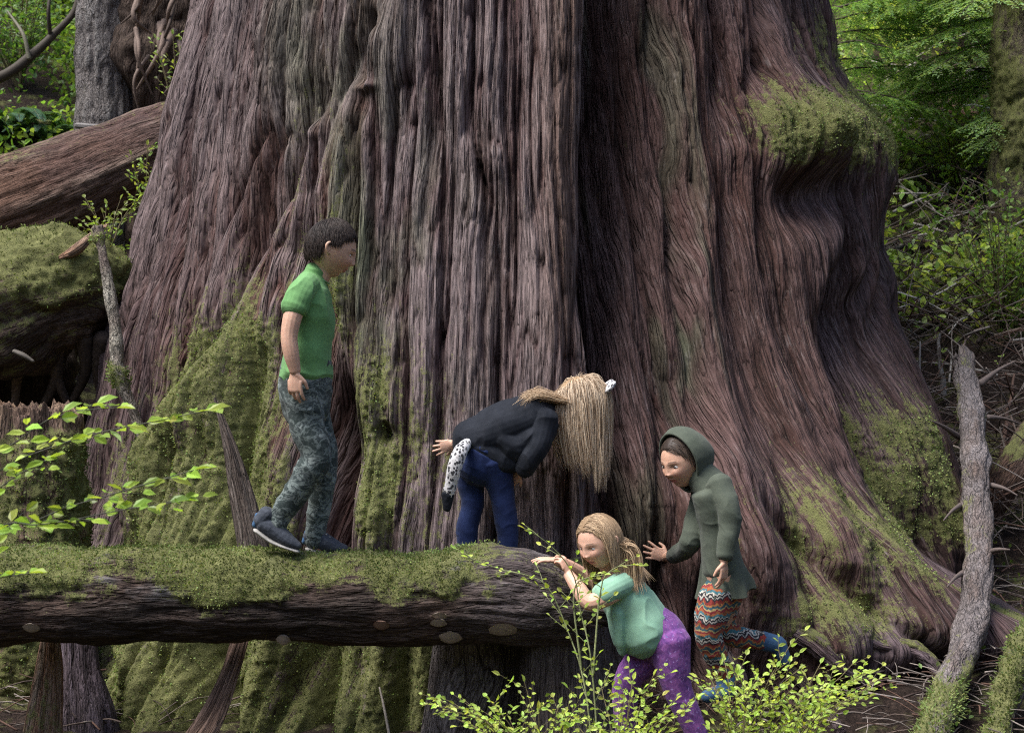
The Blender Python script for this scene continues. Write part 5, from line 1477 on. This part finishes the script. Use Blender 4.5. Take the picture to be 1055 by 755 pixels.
# ------------------------------------------------------------------ the boy walking along the log
def boy():
    D = 7.0; k = D / F
    zt = log_top(318, 7.0)
    dy = (P(0, 571, D)[2] - zt)                 # put his soles on the moss
    R = lambda l: [p - np.array((0, 0, dy)) for p in PP(l, D)]
    H = Head(R([(341, 260, -.005)])[0], (.94, .10, -.30), (.30, .0, 1), .120, .74)
    th = thing('person', R([(318, 572, 0)])[0], 'boy in green t-shirt and dark camouflage joggers walking along the mossy log', 'person')
    L = .135
    b = [H.mesh()] + H.ears()
    b.append(tube(R([(320, 308, 0), (328, 292, 0), (337, 276, 0)]), [(.058, .066), (.043, .046), (.045, .044)], 12, 16, ref=(1, 0, 0)))
    b.append(tube(R([(320, 309, 0), (320, 325, 0), (317, 365, 0), (314, 400, 0), (316, 422, 0)]), [(.050, .085), (.088, .135), (.082, .115), (.084, .11), (.05, .085)], 24, 24, ref=(1, 0, 0)))
    b.append(tube(R([(311, 305, -.115), (303, 325, -.185), (298, 350, -.20), (300, 368, -.20), (304, 386, -.19)]), np.array((.046, .041, .035, .033, .024)), 22, 14))
    b.append(tube(R([(316, 305, .115), (320, 325, .18), (322, 350, .19), (326, 368, .18), (328, 384, .17)]), np.array((.046, .041, .035, .032, .024)), 22, 14))
    w = R([(304, 388, -.19)])[0]; b += hand(w, (-.02, .02, -1), (.35, .93, .0), L, (.30, .34, .40, .46), 1, .55)
    w = R([(328, 386, .17)])[0]; b += hand(w, (.05, 0, -1), (.2, -.95, 0), L, side=-1)
    b.append(tube(R([(312, 415, -.06), (326, 474, -.075), (310, 505, -.07), (290, 540, -.07), (286, 548, -.07)]), (.056, .045, .040, .029, .028), 24, 14))
    b.append(tube(R([(316, 415, .06), (332, 475, .06), (329, 510, .06), (325, 556, .06), (325, 564, .06)]), (.056, .043, .038, .030, .029), 24, 14))
    b.append(tube(R([(284, 549, -.07), (290, 557, -.07), (302, 566, -.07)]), (.032, .032, .022), 8, 10)); b.append(tube(R([(324, 564, .06), (345, 568, .06)]), (.032, .022), 8, 10))
    me, V = fuse('body', b, .0023, 4); setattr_col(me, H.tint(V, SKIN * np.array((1, .98, .95)), (.05, .035, .03)))
    body = link('body', me, M_SKIN, th); H.eyes(th, (1, 0, -.9), open_=.062)
    # short dark hair
    hm = lambda d: (d[:, 2] > .10 + .55 * sst(-.15, .75, d[:, 0]) - .46 * sst(.1, -.6, d[:, 0])) & ~((np.abs(d[:, 1]) > .75) & (d[:, 2] < .22) & (d[:, 0] > -.30))
    mb = MB(); hair_cap(H, mb, hm, (.022, .016, .0135), 1.045, bump=.006)
    def ini(d, r):
        c = np.array((-.45, 0, .9)); t = d - c; t = t - d * np.sum(t * d, 1)[:, None]; return t / (np.linalg.norm(t, axis=1)[:, None] + .05) + d * .02
    strands(H, 6500, .042, 'short', .004, .03, .0008, hm, 1.065, False, (), .06, (.014, .010, .0085), (.042, .030, .025), .15, mb, ini, 1)
    link('hair', mb.mesh('hair'), M_HAIR, th)
    # t-shirt with short sleeves
    s = [tube(R([(325, 286, 0), (322, 294, 0), (320, 304, 0), (320, 325, 0), (319, 350, 0), (316.5, 375, 0), (315.5, 388, 0)]), [(.050, .060), (.068, .095), (.085, .138), (.096, .148), (.096, .142), (.104, .146), (.110, .148)], 40, 36, ref=(1, 0, -.06)),
         tube(R([(316, 299, -.10), (309, 306, -.155), (303, 321, -.185)]), (.056, .055, .056), 14, 18), tube(R([(318, 299, .10), (320, 310, .155), (322, 322, .185)]), (.062, .060, .055), 14, 18)]
    me, V = fuse('t_shirt', s, .004, 4, wrinkle(.0095, 13, (.5, 0, 1), 3)); sh = link('t_shirt', me, M_TEE, th)
    n_ = R([(327, 286, 0)])[0]
    tt = np.linspace(0, 2 * math.pi, 28)
    me, _ = fuse('collar', [tube([n_ + np.array((.048 * math.cos(a), .053 * math.sin(a), -.030 * math.cos(a) - .013)) for a in tt], np.full(28, .0036), 60, 8)], .0018, 2)
    link('collar', me, M_TEE, th)
    # joggers
    s = [tube(R([(316, 379, 0), (315, 392, 0), (315, 408, 0), (316, 426, 0)]), [(.100, .132), (.108, .138), (.108, .140), (.094, .130)], 20, 28, ref=(1, 0, -.08)),
         tube(R([(312, 412, -.062), (317, 445, -.072), (325, 474, -.078), (314, 498, -.075), (301, 518, -.072), (291, 531, -.07)]), (.080, .074, .066, .060, .053, .046), 34, 22),
         tube(R([(318, 412, .062), (327, 448, .065), (333, 476, .06), (331, 508, .06), (327, 540, .06), (326, 549, .06)]), (.078, .068, .060, .054, .050, .046), 34, 22),
         tube(R([(293, 527, -.07), (285, 545, -.07)]), (.045, .042), 6, 16), tube(R([(326, 544, .06), (325, 562, .06)]), (.045, .043), 6, 16)]
    me, V = fuse('joggers', s, .004, 3, wrinkle(.0075, 15, (.35, 0, 1), 7, 2.2)); link('joggers', me, M_CAMO, th)
    # trainers
    for (heel, mid, toe, dp) in (((271, 546), (286, 556), (306, 566), -.075), ((322, 563), (336, 567), (354, 569), .06)):
        h, m, t = R([(*heel, dp), (*mid, dp), (*toe, dp)])
        me, _ = fuse('shoe', [tube([h + (0, 0, .008), h * .4 + m * .6 + (0, 0, .018), m * .5 + t * .5 + (0, 0, .004), t], [(.036, .034), (.040, .040), (.042, .030), (.030, .018)], 20, 16, ref=(0, 1, 0)), tube([h + (-.01, 0, .02), h + (.018, 0, .05)], (.034, .036), 6, 14)], .003, 3, lambda V: .0015 * fbm(V[:, 0] * 60, V[:, 1] * 60, V[:, 2] * 60, 3, 2))
        so = link('shoe', me, M_SHOE, th)
        dn = nrm(np.cross(nrm(t - h), (0, 1, 0))) ; dn = dn if dn[2] < 0 else -dn
        me, _ = fuse('sole', [tube([h + dn * .030 - (t - h) * .06, m + dn * .031, t + dn * .020 + (t - h) * .05], [(.038, .011), (.043, .010), (.034, .009)], 16, 16, ref=(0, 1, 0))], .003, 2); link('sole', me, M_SOLE, so)
        me, _ = fuse('heel_tab', [tube([h + (-.034, 0, .006), h + (-.024, 0, .045)], [(.012, .022), (.010, .018)], 8, 12, ref=(1, 0, 0))], .003, 2); link('heel_tab', me, M_SHOE2, so)
        me, _ = fuse('laces', [tube([h * .45 + m * .55 + np.array((.012 + .016 * i, dy_, .056 - .011 * i)) for dy_ in (-.02, 0, .02)], (.0035,) * 3, 8, 6) for i in range(3)], .002, 1); link('laces', me, M_SOLE, so)


boy()


# ------------------------------------------------------------------ the girl bending forward behind the log
def bending_girl():
    D = 7.3; R = lambda l: PP(l, D)
    th = thing('person', P(503, 592, D), 'blonde girl in black top and navy leggings bending forward with leopard costume tail', 'person')
    H = Head(P(597, 415, D + .06), (.70, .10, -.70), (.70, .0, .70), .118)
    dh = trunk_d(461, 463) - .015; dd = dh - D
    b = [H.mesh()] + H.ears()
    b.append(tube(R([(566, 428, .05), (578, 423, .05), (590, 417, .06)]), (.05, .043, .045), 10, 14))
    b.append(tube(R([(499, 472, .02), (512, 456, .02), (536, 440, .03), (562, 429, .05)]), [(.085, .105), (.085, .105), (.10, .115), (.07, .10)], 24, 22, ref=(.45, 0, 1)))
    b.append(tube(R([(552, 420, .16), (520, 428, .22), (495, 440, .24), (478, 451, dd * .7), (469, 457, dd - .03)]), (.044, .038, .033, .029, .023), 22, 12))
    b += hand(P(469, 457, D + dd - .02), (-.93, .2, -.22), (0.1, 1, .1), .118, (.12, .1, .12, .16), 1, .7, .2)
    b.append(tube(R([(566, 432, -.06), (556, 458, -.09), (549, 470, -.09), (541, 480, -.06), (536, 486, -.02)]), (.044, .038, .033, .028, .022), 20, 12))
    b += hand(P(535, 487, D - .01), (-.5, .5, -.5), (.5, .5, .2), .115, side=1)
    for pts in ([(488, 474, .05), (486, 515, .06), (481, 545, .06), (483, 590, .06), (484, 598, .05)], [(510, 474, -.02), (518, 518, -.01), (523, 548, 0), (523, 590, 0), (524, 598, -.01)]):
        b.append(tube(R(pts), (.055, .037, .033, .028, .028), 26, 14))
        f = R([pts[-1]])[0]; b.append(tube([f, f + (.01, .06, -.02), f + (.02, .13, -.03)], (.03, .03, .02), 8, 10))
    me, V = fuse('body', b, .0023, 4); setattr_col(me, H.tint(V, SKIN)); link('body', me, M_SKIN, th); H.eyes(th, (1, 0, -.4))
    # leggings
    s = [tube(R([(494, 479, .02), (500, 466, .02), (508, 455, .02)]), [(.108, .125), (.115, .13), (.10, .12)], 14, 24, ref=(.6, 0, 1)),
         tube(R([(487, 476, .05), (485, 500, .06), (487, 520, .06), (481, 545, .06), (482, 570, .06), (483, 588, .06)]), (.086, .060, .050, .049, .042, .037), 30, 20),
         tube(R([(508, 476, -.02), (515, 500, -.01), (519, 522, -.01), (523, 548, 0), (523, 570, 0), (523, 588, 0)]), (.090, .062, .051, .049, .042, .037), 30, 20)]
    me, V = fuse('leggings', s, .004, 3, wrinkle(.003, 22, (0, 0, 1), 17)); link('leggings', me, M_NAVY, th)
    # loose black top, hanging open below the chest
    s = [tube(R([(488, 456, .03), (502, 451, .02), (521, 441, .02), (543, 431, .03), (560, 426, .04), (571, 425, .05)]), [(.104, .125), (.110, .132), (.114, .136), (.108, .140), (.080, .12), (.053, .07)], 36, 30, ref=(.35, 0, 1)),
         tube(R([(520, 452, -.02), (534, 458, -.03), (551, 447, -.02), (565, 436, 0)]), [(.07, .10), (.085, .09), (.075, .1), (.05, .08)], 20, 20, ref=(.2, 0, 1)),
         tube(R([(548, 421, .14), (520, 428, .215), (495, 440, .235), (480, 449.5, dd * .68), (475, 453, dd * .85)]), (.062, .056, .052, .042, .036), 24, 16),
         tube(R([(562, 431, -.05), (556, 456, -.085), (548, 470, -.09), (540, 482, -.06)]), (.064, .055, .050, .040), 22, 16),
         tube(R([(474, 462, .03), (494, 464, -.06), (520, 474, -.06), (533, 478, -.02)]), [(.035, .03), (.055, .045), (.05, .04), (.035, .03)], 20, 14, ref=(0, 0, 1))]
    me, V = fuse('top', s, .004, 3, wrinkle(.011, 13, (1, 0, .5), 23, 3.0)); link('top', me, M_BLACK, th)
    # shoes, hidden behind the log
    for x, y, z in ((484, 597, .06), (524, 597, 0)):
        f = P(x, y, D + z); me, _ = fuse('shoe', [tube([f + (0, -.04, 0), f + (.005, .05, 0), f + (.015, .13, -.012)], [(.04, .034), (.042, .032), (.032, .02)], 16, 14, ref=(1, 0, 0)), tube([f, f + (0, 0, .05)], (.042, .042), 6, 14)], .004, 3); link('shoe', me, M_SHOE, th)
    # costume tail
    t = R([(481, 456, -.10), (474, 466, -.16), (468, 483, -.17), (464, 500, -.16), (461.5, 512, -.15), (461, 522, -.14)])
    me, _ = fuse('costume_tail', [tube(t, (.020, .031, .030, .026, .022, .012), 40, 16)], .004, 2, lambda V: .004 * fbm(V[:, 0] * 70, V[:, 1] * 70, V[:, 2] * 40, 4, 2)); tl = link('costume_tail', me, M_LEO, th)
    me, _ = fuse('tail_tip', [tube([t[4] + (0, -.002, .012), t[5] + (-.002, -.002, -.006)], (.0265, .018), 12, 14)], .004, 2, lambda V: .004 * fbm(V[:, 0] * 80, V[:, 1] * 80, V[:, 2] * 40, 4, 2)); link('tail_tip', me, M_BLACK, tl)
    # headband with ears
    W = lambda x, y, z: H.w(np.array(x), np.array(y), np.array(z))
    me, _ = fuse('headband', [tube([W(.30, .80 * math.sin(a), 1.10 * math.cos(a)) for a in np.linspace(-1.5, 1.5, 15)], np.full(15, .008), 40, 8)], .003, 1); hb = link('headband', me, M_BLACK, th)
    for sg in (1, -1):
        c = W(.33, sg * .34, 1.07)
        me, _ = fuse('ear', [tube([c - H.l * sg * .028 + H.u * .004, c + H.u * .019, c + H.l * sg * .028 + H.u * .006], [(.012, .028), (.013, .034), (.011, .026)], 14, 14, ref=H.f)], .003, 2); link('ear', me, M_LEO, hb)
    # long fair hair falling straight down
    sm = lambda d: d[:, 2] > -.05 - .35 * sst(.1, -.5, d[:, 0]) + .45 * sst(.2, .8, d[:, 0])
    mb = MB(); hair_cap(H, mb, sm, (.30, .20, .115), 1.05)
    gl = np.array([np.array((0, 0, -1.0)) @ H.f, np.array((0, 0, -1.0)) @ H.l, np.array((0, 0, -1.0)) @ H.u])
    def ini(d, r):
        g = gl + np.array((.2, 0, .15)); t = g - d * (d @ g)[:, None]; return t + np.sign(d[:, 1:2]) * np.array((0, .25, 0)) + d * .04
    strands(H, 4200, .36, 'long', .012, .30, .0007, sm, 1.05, False, (), .03, (.24, .15, .085), (.84, .68, .50), .68, mb, ini, 3, conv=P(622, 440, D + .06))
    # the rear lock lying on her shoulder blades
    c = R([(586, 417, .02), (572, 413, .0), (556, 408, -.02), (543, 411, -.02), (538, 417, -.03)])
    for i in range(220):
        o = RNG.standard_normal(3) * np.array((.010, .030, .008)); sp = np.linspace(.6, 1.5, 5)[:, None]
        g = RNG.random(); n_ = int(RNG.integers(3, 6))
        mb.add(*tube(np.array(c)[:n_ if n_ > 2 else 3] + o * sp[:n_] + RNG.standard_normal((n_, 3)) * .006 + np.array((0, -.02, .012)), np.linspace(.0014, .0006, n_), 12, 4, cap=False), col=np.array((.24, .155, .085)) * (1 - g) + np.array((.60, .45, .30)) * g)
    link('hair', mb.mesh('hair'), M_HAIR, th)


bending_girl()


# ------------------------------------------------------------------ the toddler clambering at the log end
def toddler():
    D = 6.75; R = lambda l: PP(l, D)
    th = thing('person', P(680, 790, D), 'toddler in mint green t-shirt and purple leggings leaning on the log end', 'person')
    H = Head(P(618, 557, D - .06), (-.70, -.62, -.28), (-.22, -.10, 1), .106, .76)
    b = [H.mesh()] + H.ears()
    b.append(tube(R([(636, 600, .01), (631, 590, .01), (626, 578, .0)]), (.05, .042, .044), 10, 14))
    b.append(tube(R([(637, 600, .01), (647, 618, 0), (662, 638, 0), (682, 654, 0)]), [(.07, .11), (.086, .108), (.090, .108), (.088, .106)], 24, 24, ref=(.7, 0, .7)))
    b.append(tube(R([(640, 604, -.10), (623, 615, -.145), (607, 620, -.15), (596, 606, -.12), (586, 592, -.07)]), (.042, .039, .034, .031, .022), 22, 12))
    b += hand(P(586, 591, D - .07), (-.35, .10, .85), (-.75, .55, -.1), .108, (.55, .6, .65, .7), -1, .6)
    b.append(tube(R([(634, 603, .10), (618, 600, .16), (602, 593, .16), (587, 584, .12), (574, 577, .08)]), (.040, .036, .032, .029, .021), 22, 12))
    b += hand(P(573, 577, D + .08), (-.96, .1, .06), (-.1, .15, -1), .108, (.22, .2, .22, .3), -1, .6, .2)
    for pts in ([(690, 662, -.05), (697, 705, -.06), (708, 732, -.05), (722, 768, -.05), (724, 778, -.05)], [(676, 662, .06), (650, 694, .05), (645, 715, .07), (646, 768, .10), (645, 780, .1)]):
        b.append(tube(R(pts), (.060, .043, .037, .030, .029), 24, 14)); f = R([pts[-1]])[0]; b.append(tube([f, f + (-.03, -.02, -.02), f + (-.10, -.04, -.035)], (.033, .032, .024), 8, 10))
    me, V = fuse('body', b, .0023, 4); setattr_col(me, H.tint(V, SKIN * np.array((1.06, 1.02, 1.0)))); link('body', me, M_SKIN, th); H.eyes(th, (1, 0, -.75), (.05, .06, .07), .082)
    s = [tube(R([(632, 593, .01), (637, 600, .01), (645, 615, 0), (654, 630, 0), (660, 642, 0), (664, 650, 0)]), [(.050, .058), (.080, .105), (.100, .122), (.108, .128), (.118, .138), (.118, .140)], 34, 30, ref=(.66, 0, .75)),
         tube(R([(636, 630, -.02), (638, 650, -.02), (640, 664, -.01)]), [(.046, .11), (.040, .10), (.024, .08)], 16, 18, ref=(1, 0, 0)),
         tube(R([(642, 602, -.085), (632, 607, -.125), (621, 613, -.145)]), (.052, .050, .050), 12, 16), tube(R([(635, 604, .08), (622, 601, .145)]), (.050, .047), 8, 16)]
    me, V = fuse('t_shirt', s, .004, 3, wrinkle(.006, 16, (1, 0, .9), 33, 2.6)); link('t_shirt', me, M_MINT, th)
    s = [tube(R([(674, 645, 0), (682, 654, 0), (687, 666, 0)]), [(.090, .112), (.098, .118), (.095, .114)], 14, 26, ref=(.7, 0, .7)),
         tube(R([(689, 662, -.05), (693, 685, -.06), (697, 706, -.06), (704, 724, -.055), (715, 748, -.05), (721, 766, -.05)]), (.090, .073, .060, .055, .047, .040), 28, 20),
         tube(R([(677, 662, .06), (662, 680, .06), (649, 696, .055), (644, 716, .07), (645, 748, .09), (646, 766, .10)]), (.088, .072, .060, .054, .046, .040), 28, 20)]
    me, V = fuse('leggings', s, .004, 3, wrinkle(.002, 24, (.2, 0, 1), 37)); link('leggings', me, M_PURPLE, th)
    for x, y, z in ((721, 785, -.05), (642, 786, .1)):
        f = P(x, y, D + z); me, _ = fuse('shoe', [tube([f + (.035, .02, 0), f + (-.04, -.01, 0), f + (-.10, -.03, -.008)], [(.038, .032), (.040, .032), (.032, .022)], 14, 14, ref=(.3, 1, 0)), tube([f, f + (.01, 0, .045)], (.042, .042), 6, 14)], .004, 3); link('shoe', me, M_SHOE2, th)
    sm = lambda d: d[:, 2] > .42 * sst(-.1, .65, d[:, 0]) + .16 * sst(.3, .9, d[:, 0]) - .75 * sst(.1, -.4, d[:, 0])
    mb = MB(); hair_cap(H, mb, sm, (.24, .16, .095), 1.05)
    def ini(d, r):
        t = np.stack([-.55 - .6 * np.clip(d[:, 0], 0, 1), np.sign(d[:, 1] + .12) * (.9 + 0 * d[:, 0]), -.25 + 0 * d[:, 1]], 1); return t - d * np.sum(t * d, 1)[:, None]
    cb = [(P(640, 606, D), .125), (P(648, 618, D), .135)]
    strands(H, 3200, .215, 'long', .011, .30, .0012, sm, 1.07, True, cb, .07, (.16, .10, .055), (.50, .36, .225), .4, mb, ini, 8, cling=True)
    link('hair', mb.mesh('hair'), M_HAIR, th)


toddler()


# ------------------------------------------------------------------ the girl in the hooded top, hand against the bark
def hooded_girl():
    D = 7.2; R = lambda l: PP(l, D)
    th = thing('person', P(748, 712, D), 'girl in olive hooded top and colourful patterned leggings touching the bark', 'person')
    H = Head(P(703, 474, D), (-.74, -.58, -.26), (-.16, -.08, 1), .114)
    dd = trunk_d(668, 568) - .02 - D
    b = [H.mesh()] + H.ears()
    b.append(tube(R([(728, 506, .0), (720, 496, .0), (712, 486, .0)]), (.05, .043, .045), 10, 14))
    b.append(tube(R([(732, 507, 0), (737, 525, 0), (742, 560, 0), (746, 590, 0), (746, 612, 0)]), [(.055, .085), (.078, .125), (.074, .108), (.088, .118), (.07, .10)], 26, 24, ref=(1, -.3, 0)))
    b.append(tube(R([(744, 503, -.10), (751, 525, -.135), (752, 542, -.14), (749, 560, -.15), (746, 576, -.16)]), (.042, .037, .032, .029, .022), 22, 12))
    b += hand(P(746, 578, D - .16), (-.02, 0, -1), (-.8, .6, 0), .125, (.3, .35, .4, .45), -1, .55)
    b.append(tube(R([(724, 508, .09), (717, 535, .06), (711, 560, .03), (700, 570, dd * .5), (687, 574, dd - .03)]), (.042, .037, .032, .029, .022), 22, 12))
    b += hand(P(688, 574, D + dd - .03), (-.9, .12, .30), (-.1, 1, 0), .128, (.08, .05, .08, .12), -1, .8, .28)
    for pts in ([(741, 614, -.05), (730, 652, -.06), (735, 670, -.03), (748, 700, 0), (750, 707, 0)], [(748, 614, .05), (742, 646, .08), (758, 655, .1), (790, 661, .12), (797, 662, .12)]):
        b.append(tube(R(pts), (.072, .052, .046, .034, .032), 24, 14))
    f = R([(750, 708, 0)])[0]; b.append(tube([f, f + (-.09, -.04, -.02)], (.032, .022), 8, 10)); f = R([(797, 662, .12)])[0]; b.append(tube([f, f + (.05, 0, -.07)], (.032, .022), 8, 10))
    me, V = fuse('body', b, .0023, 4); setattr_col(me, H.tint(V, SKIN * np.array((.94, .90, .86)), (.045, .03, .025))); link('body', me, M_SKIN, th); H.eyes(th, (1, .1, -.3), (.045, .03, .02), .082)
    # leggings
    s = [tube(R([(745, 600, 0), (745, 616, 0)]), [(.088, .115), (.084, .108)], 10, 22, ref=(1, -.3, 0)),
         tube(R([(740, 612, -.05), (733, 634, -.06), (730, 652, -.06), (735, 669, -.04), (744, 690, -.01), (748, 699, 0)]), (.080, .072, .060, .056, .046, .040), 26, 20),
         tube(R([(747, 612, .05), (743, 632, .08), (743, 646, .08), (757, 654, .1), (776, 658, .11), (790, 661, .12)]), (.080, .068, .058, .052, .044, .038), 26, 20)]
    me, V = fuse('leggings', s, .0035, 3, wrinkle(.004, 20, (.2, 0, 1), 47)); link('leggings', me, M_ZIG, th)
    # blue ankle boot/sock ends
    for (a, c) in (((786, 660, .12), (802, 664, .12)), ((747, 697, 0), (748, 712, -.02))):
        p, q = R([a, c]); me, _ = fuse('shoe', [tube([p, q], (.043, .040), 8, 16), tube([q, q + ((.03, 0, -.07) if a[0] > 760 else (-.09, -.05, -.012))], (.038, .028), 8, 14)], .0035, 3); link('shoe', me, M_SHOE2, th)
    # hooded top with a flared hem
    rr, na = 46, 96
    M = cr(np.concatenate([np.array(R([(744, 578, 0), (746, 590, 0), (748, 602, 0), (748, 612, 0)])), np.array((.090, .101, .112, .118))[:, None]], 1), rr)
    aa = np.arange(na) / na * 2 * math.pi; fl = np.linspace(0, 1, rr)[:, None]
    rad = M[:, 3:4] * (1 + .11 * fl * np.sin(aa * 9 + 2 * np.sin(aa * 2)) + .04 * fl * np.sin(aa * 17))
    Vk = np.stack([M[:, 0:1] + rad * np.cos(aa), M[:, 1:2] + rad * 1.12 * np.sin(aa), M[:, 2:3] - .012 * fl * np.sin(aa * 4) + .025 * fl * np.cos(aa)], -1)
    Vi = Vk.copy(); Vi[..., 0] = M[:, 0:1] + rad * .93 * np.cos(aa); Vi[..., 1] = M[:, 1:2] + rad * 1.05 * np.sin(aa)
    Vs = np.concatenate([Vk, Vi[::-1]])
    s = [tube(R([(729, 497, 0), (732, 503, 0), (737, 522, 0), (740, 545, 0), (742.5, 566, 0), (745, 584, 0)]), [(.058, .075), (.084, .138), (.086, .138), (.078, .120), (.082, .120), (.092, .124)], 34, 30, ref=(1, -.3, 0)),
         tube(R([(741, 500, -.085), (750, 522, -.132), (752, 541, -.14), (749, 558, -.15), (747, 571, -.158)]), (.060, .052, .047, .043, .038), 24, 18),
         tube(R([(726, 505, .08), (718, 533, .06), (711, 559, .03), (702, 568, dd * .45), (694, 572, dd * .75)]), (.058, .050, .046, .042, .036), 24, 18)]
    me, V = fuse('hooded_top', s, .004, 3, wrinkle(.0045, 17, (.3, 0, 1), 53, 2.2)); top = link('hooded_top', me, M_OLIVE, th)
    link('hem', build('hem', Vs.reshape(-1, 3), grid_q(2 * rr, na, True)), M_OLIVE, top)
    # the hood: an open shell standing round the back of the head
    n, m = 60, 96
    hd = Head(H.c - H.f * .016 + H.u * .004, H.f * .94 - H.u * .05 , H.u, H.h * 1.27, .78)
    tt = np.linspace(0, 1, n)[:, None]; b_ = (np.arange(m) / m * 2 * math.pi)[None]
    # polar angle measured from straight back; the rim lies in front of the ears
    a = tt * (math.pi * .5 + .30 + .10 * np.sin(b_))
    sx, sy, sz = -np.cos(a), np.sin(a) * np.cos(b_), np.sin(a) * np.sin(b_)
    x = sx * .80; y = sy * .80; z = sz * .98 * np.where(sz < 0, 1.06, 1) 
    y = y * (1 - .28 * np.clip(-sz, 0, 1)); x = np.where(x < 0, x * (1 + .22 * np.exp(-((sz + .15) / .5) ** 2)), x)
    Vo = hd.w(x, y, z); wv = .004 * fbm(Vo[..., 0] * 16, Vo[..., 1] * 16, Vo[..., 2] * 16, 3, 3)
    ce = hd.c; dv = Vo - ce; dv /= np.linalg.norm(dv, axis=-1)[..., None]
    Vo = Vo + dv * wv[..., None]; Vi = Vo - dv * .007
    Vh = np.concatenate([Vo, Vi[::-1]])
    hood = link('hood', build('hood', Vh.reshape(-1, 3), grid_q(2 * n, m, True)), M_OLIVE, top)
    me, _ = fuse('hood_rim', [tube(list(.5 * (Vo[-1, ::4] + Vi[-1, ::4])) + [.5 * (Vo[-1, 0] + Vi[-1, 0])], np.full(25, .0065), 90, 8)], .003, 1); link('hood_rim', me, M_OLIVE, top)
    me, _ = fuse('hood_base', [tube(R([(722, 489, 0), (731, 500, 0)]), [(.068, .074), (.078, .105)], 10, 24, ref=(1, -.3, 0))], .004, 6); link('hood_base', me, M_OLIVE, top)
    sm = lambda d: d[:, 2] > .46 * sst(-.1, .6, d[:, 0]) + .12 * sst(.3, .9, d[:, 0]) - .6 * sst(.1, -.4, d[:, 0])
    mb = MB(); hair_cap(H, mb, sm, (.035, .025, .02), 1.05)
    def ini(d, r): t = np.stack([-.6 + 0 * d[:, 1], np.sign(d[:, 1]) * .9, -.3 + 0 * d[:, 1]], 1); return t - d * np.sum(t * d, 1)[:, None]
    strands(H, 1600, .10, 'long', .010, .2, .0012, sm, 1.05, True, (), .05, (.028, .02, .016), (.085, .06, .045), .4, mb, ini, 12, cling=True)
    link('hair', mb.mesh('hair'), M_HAIR, th)


hooded_girl()
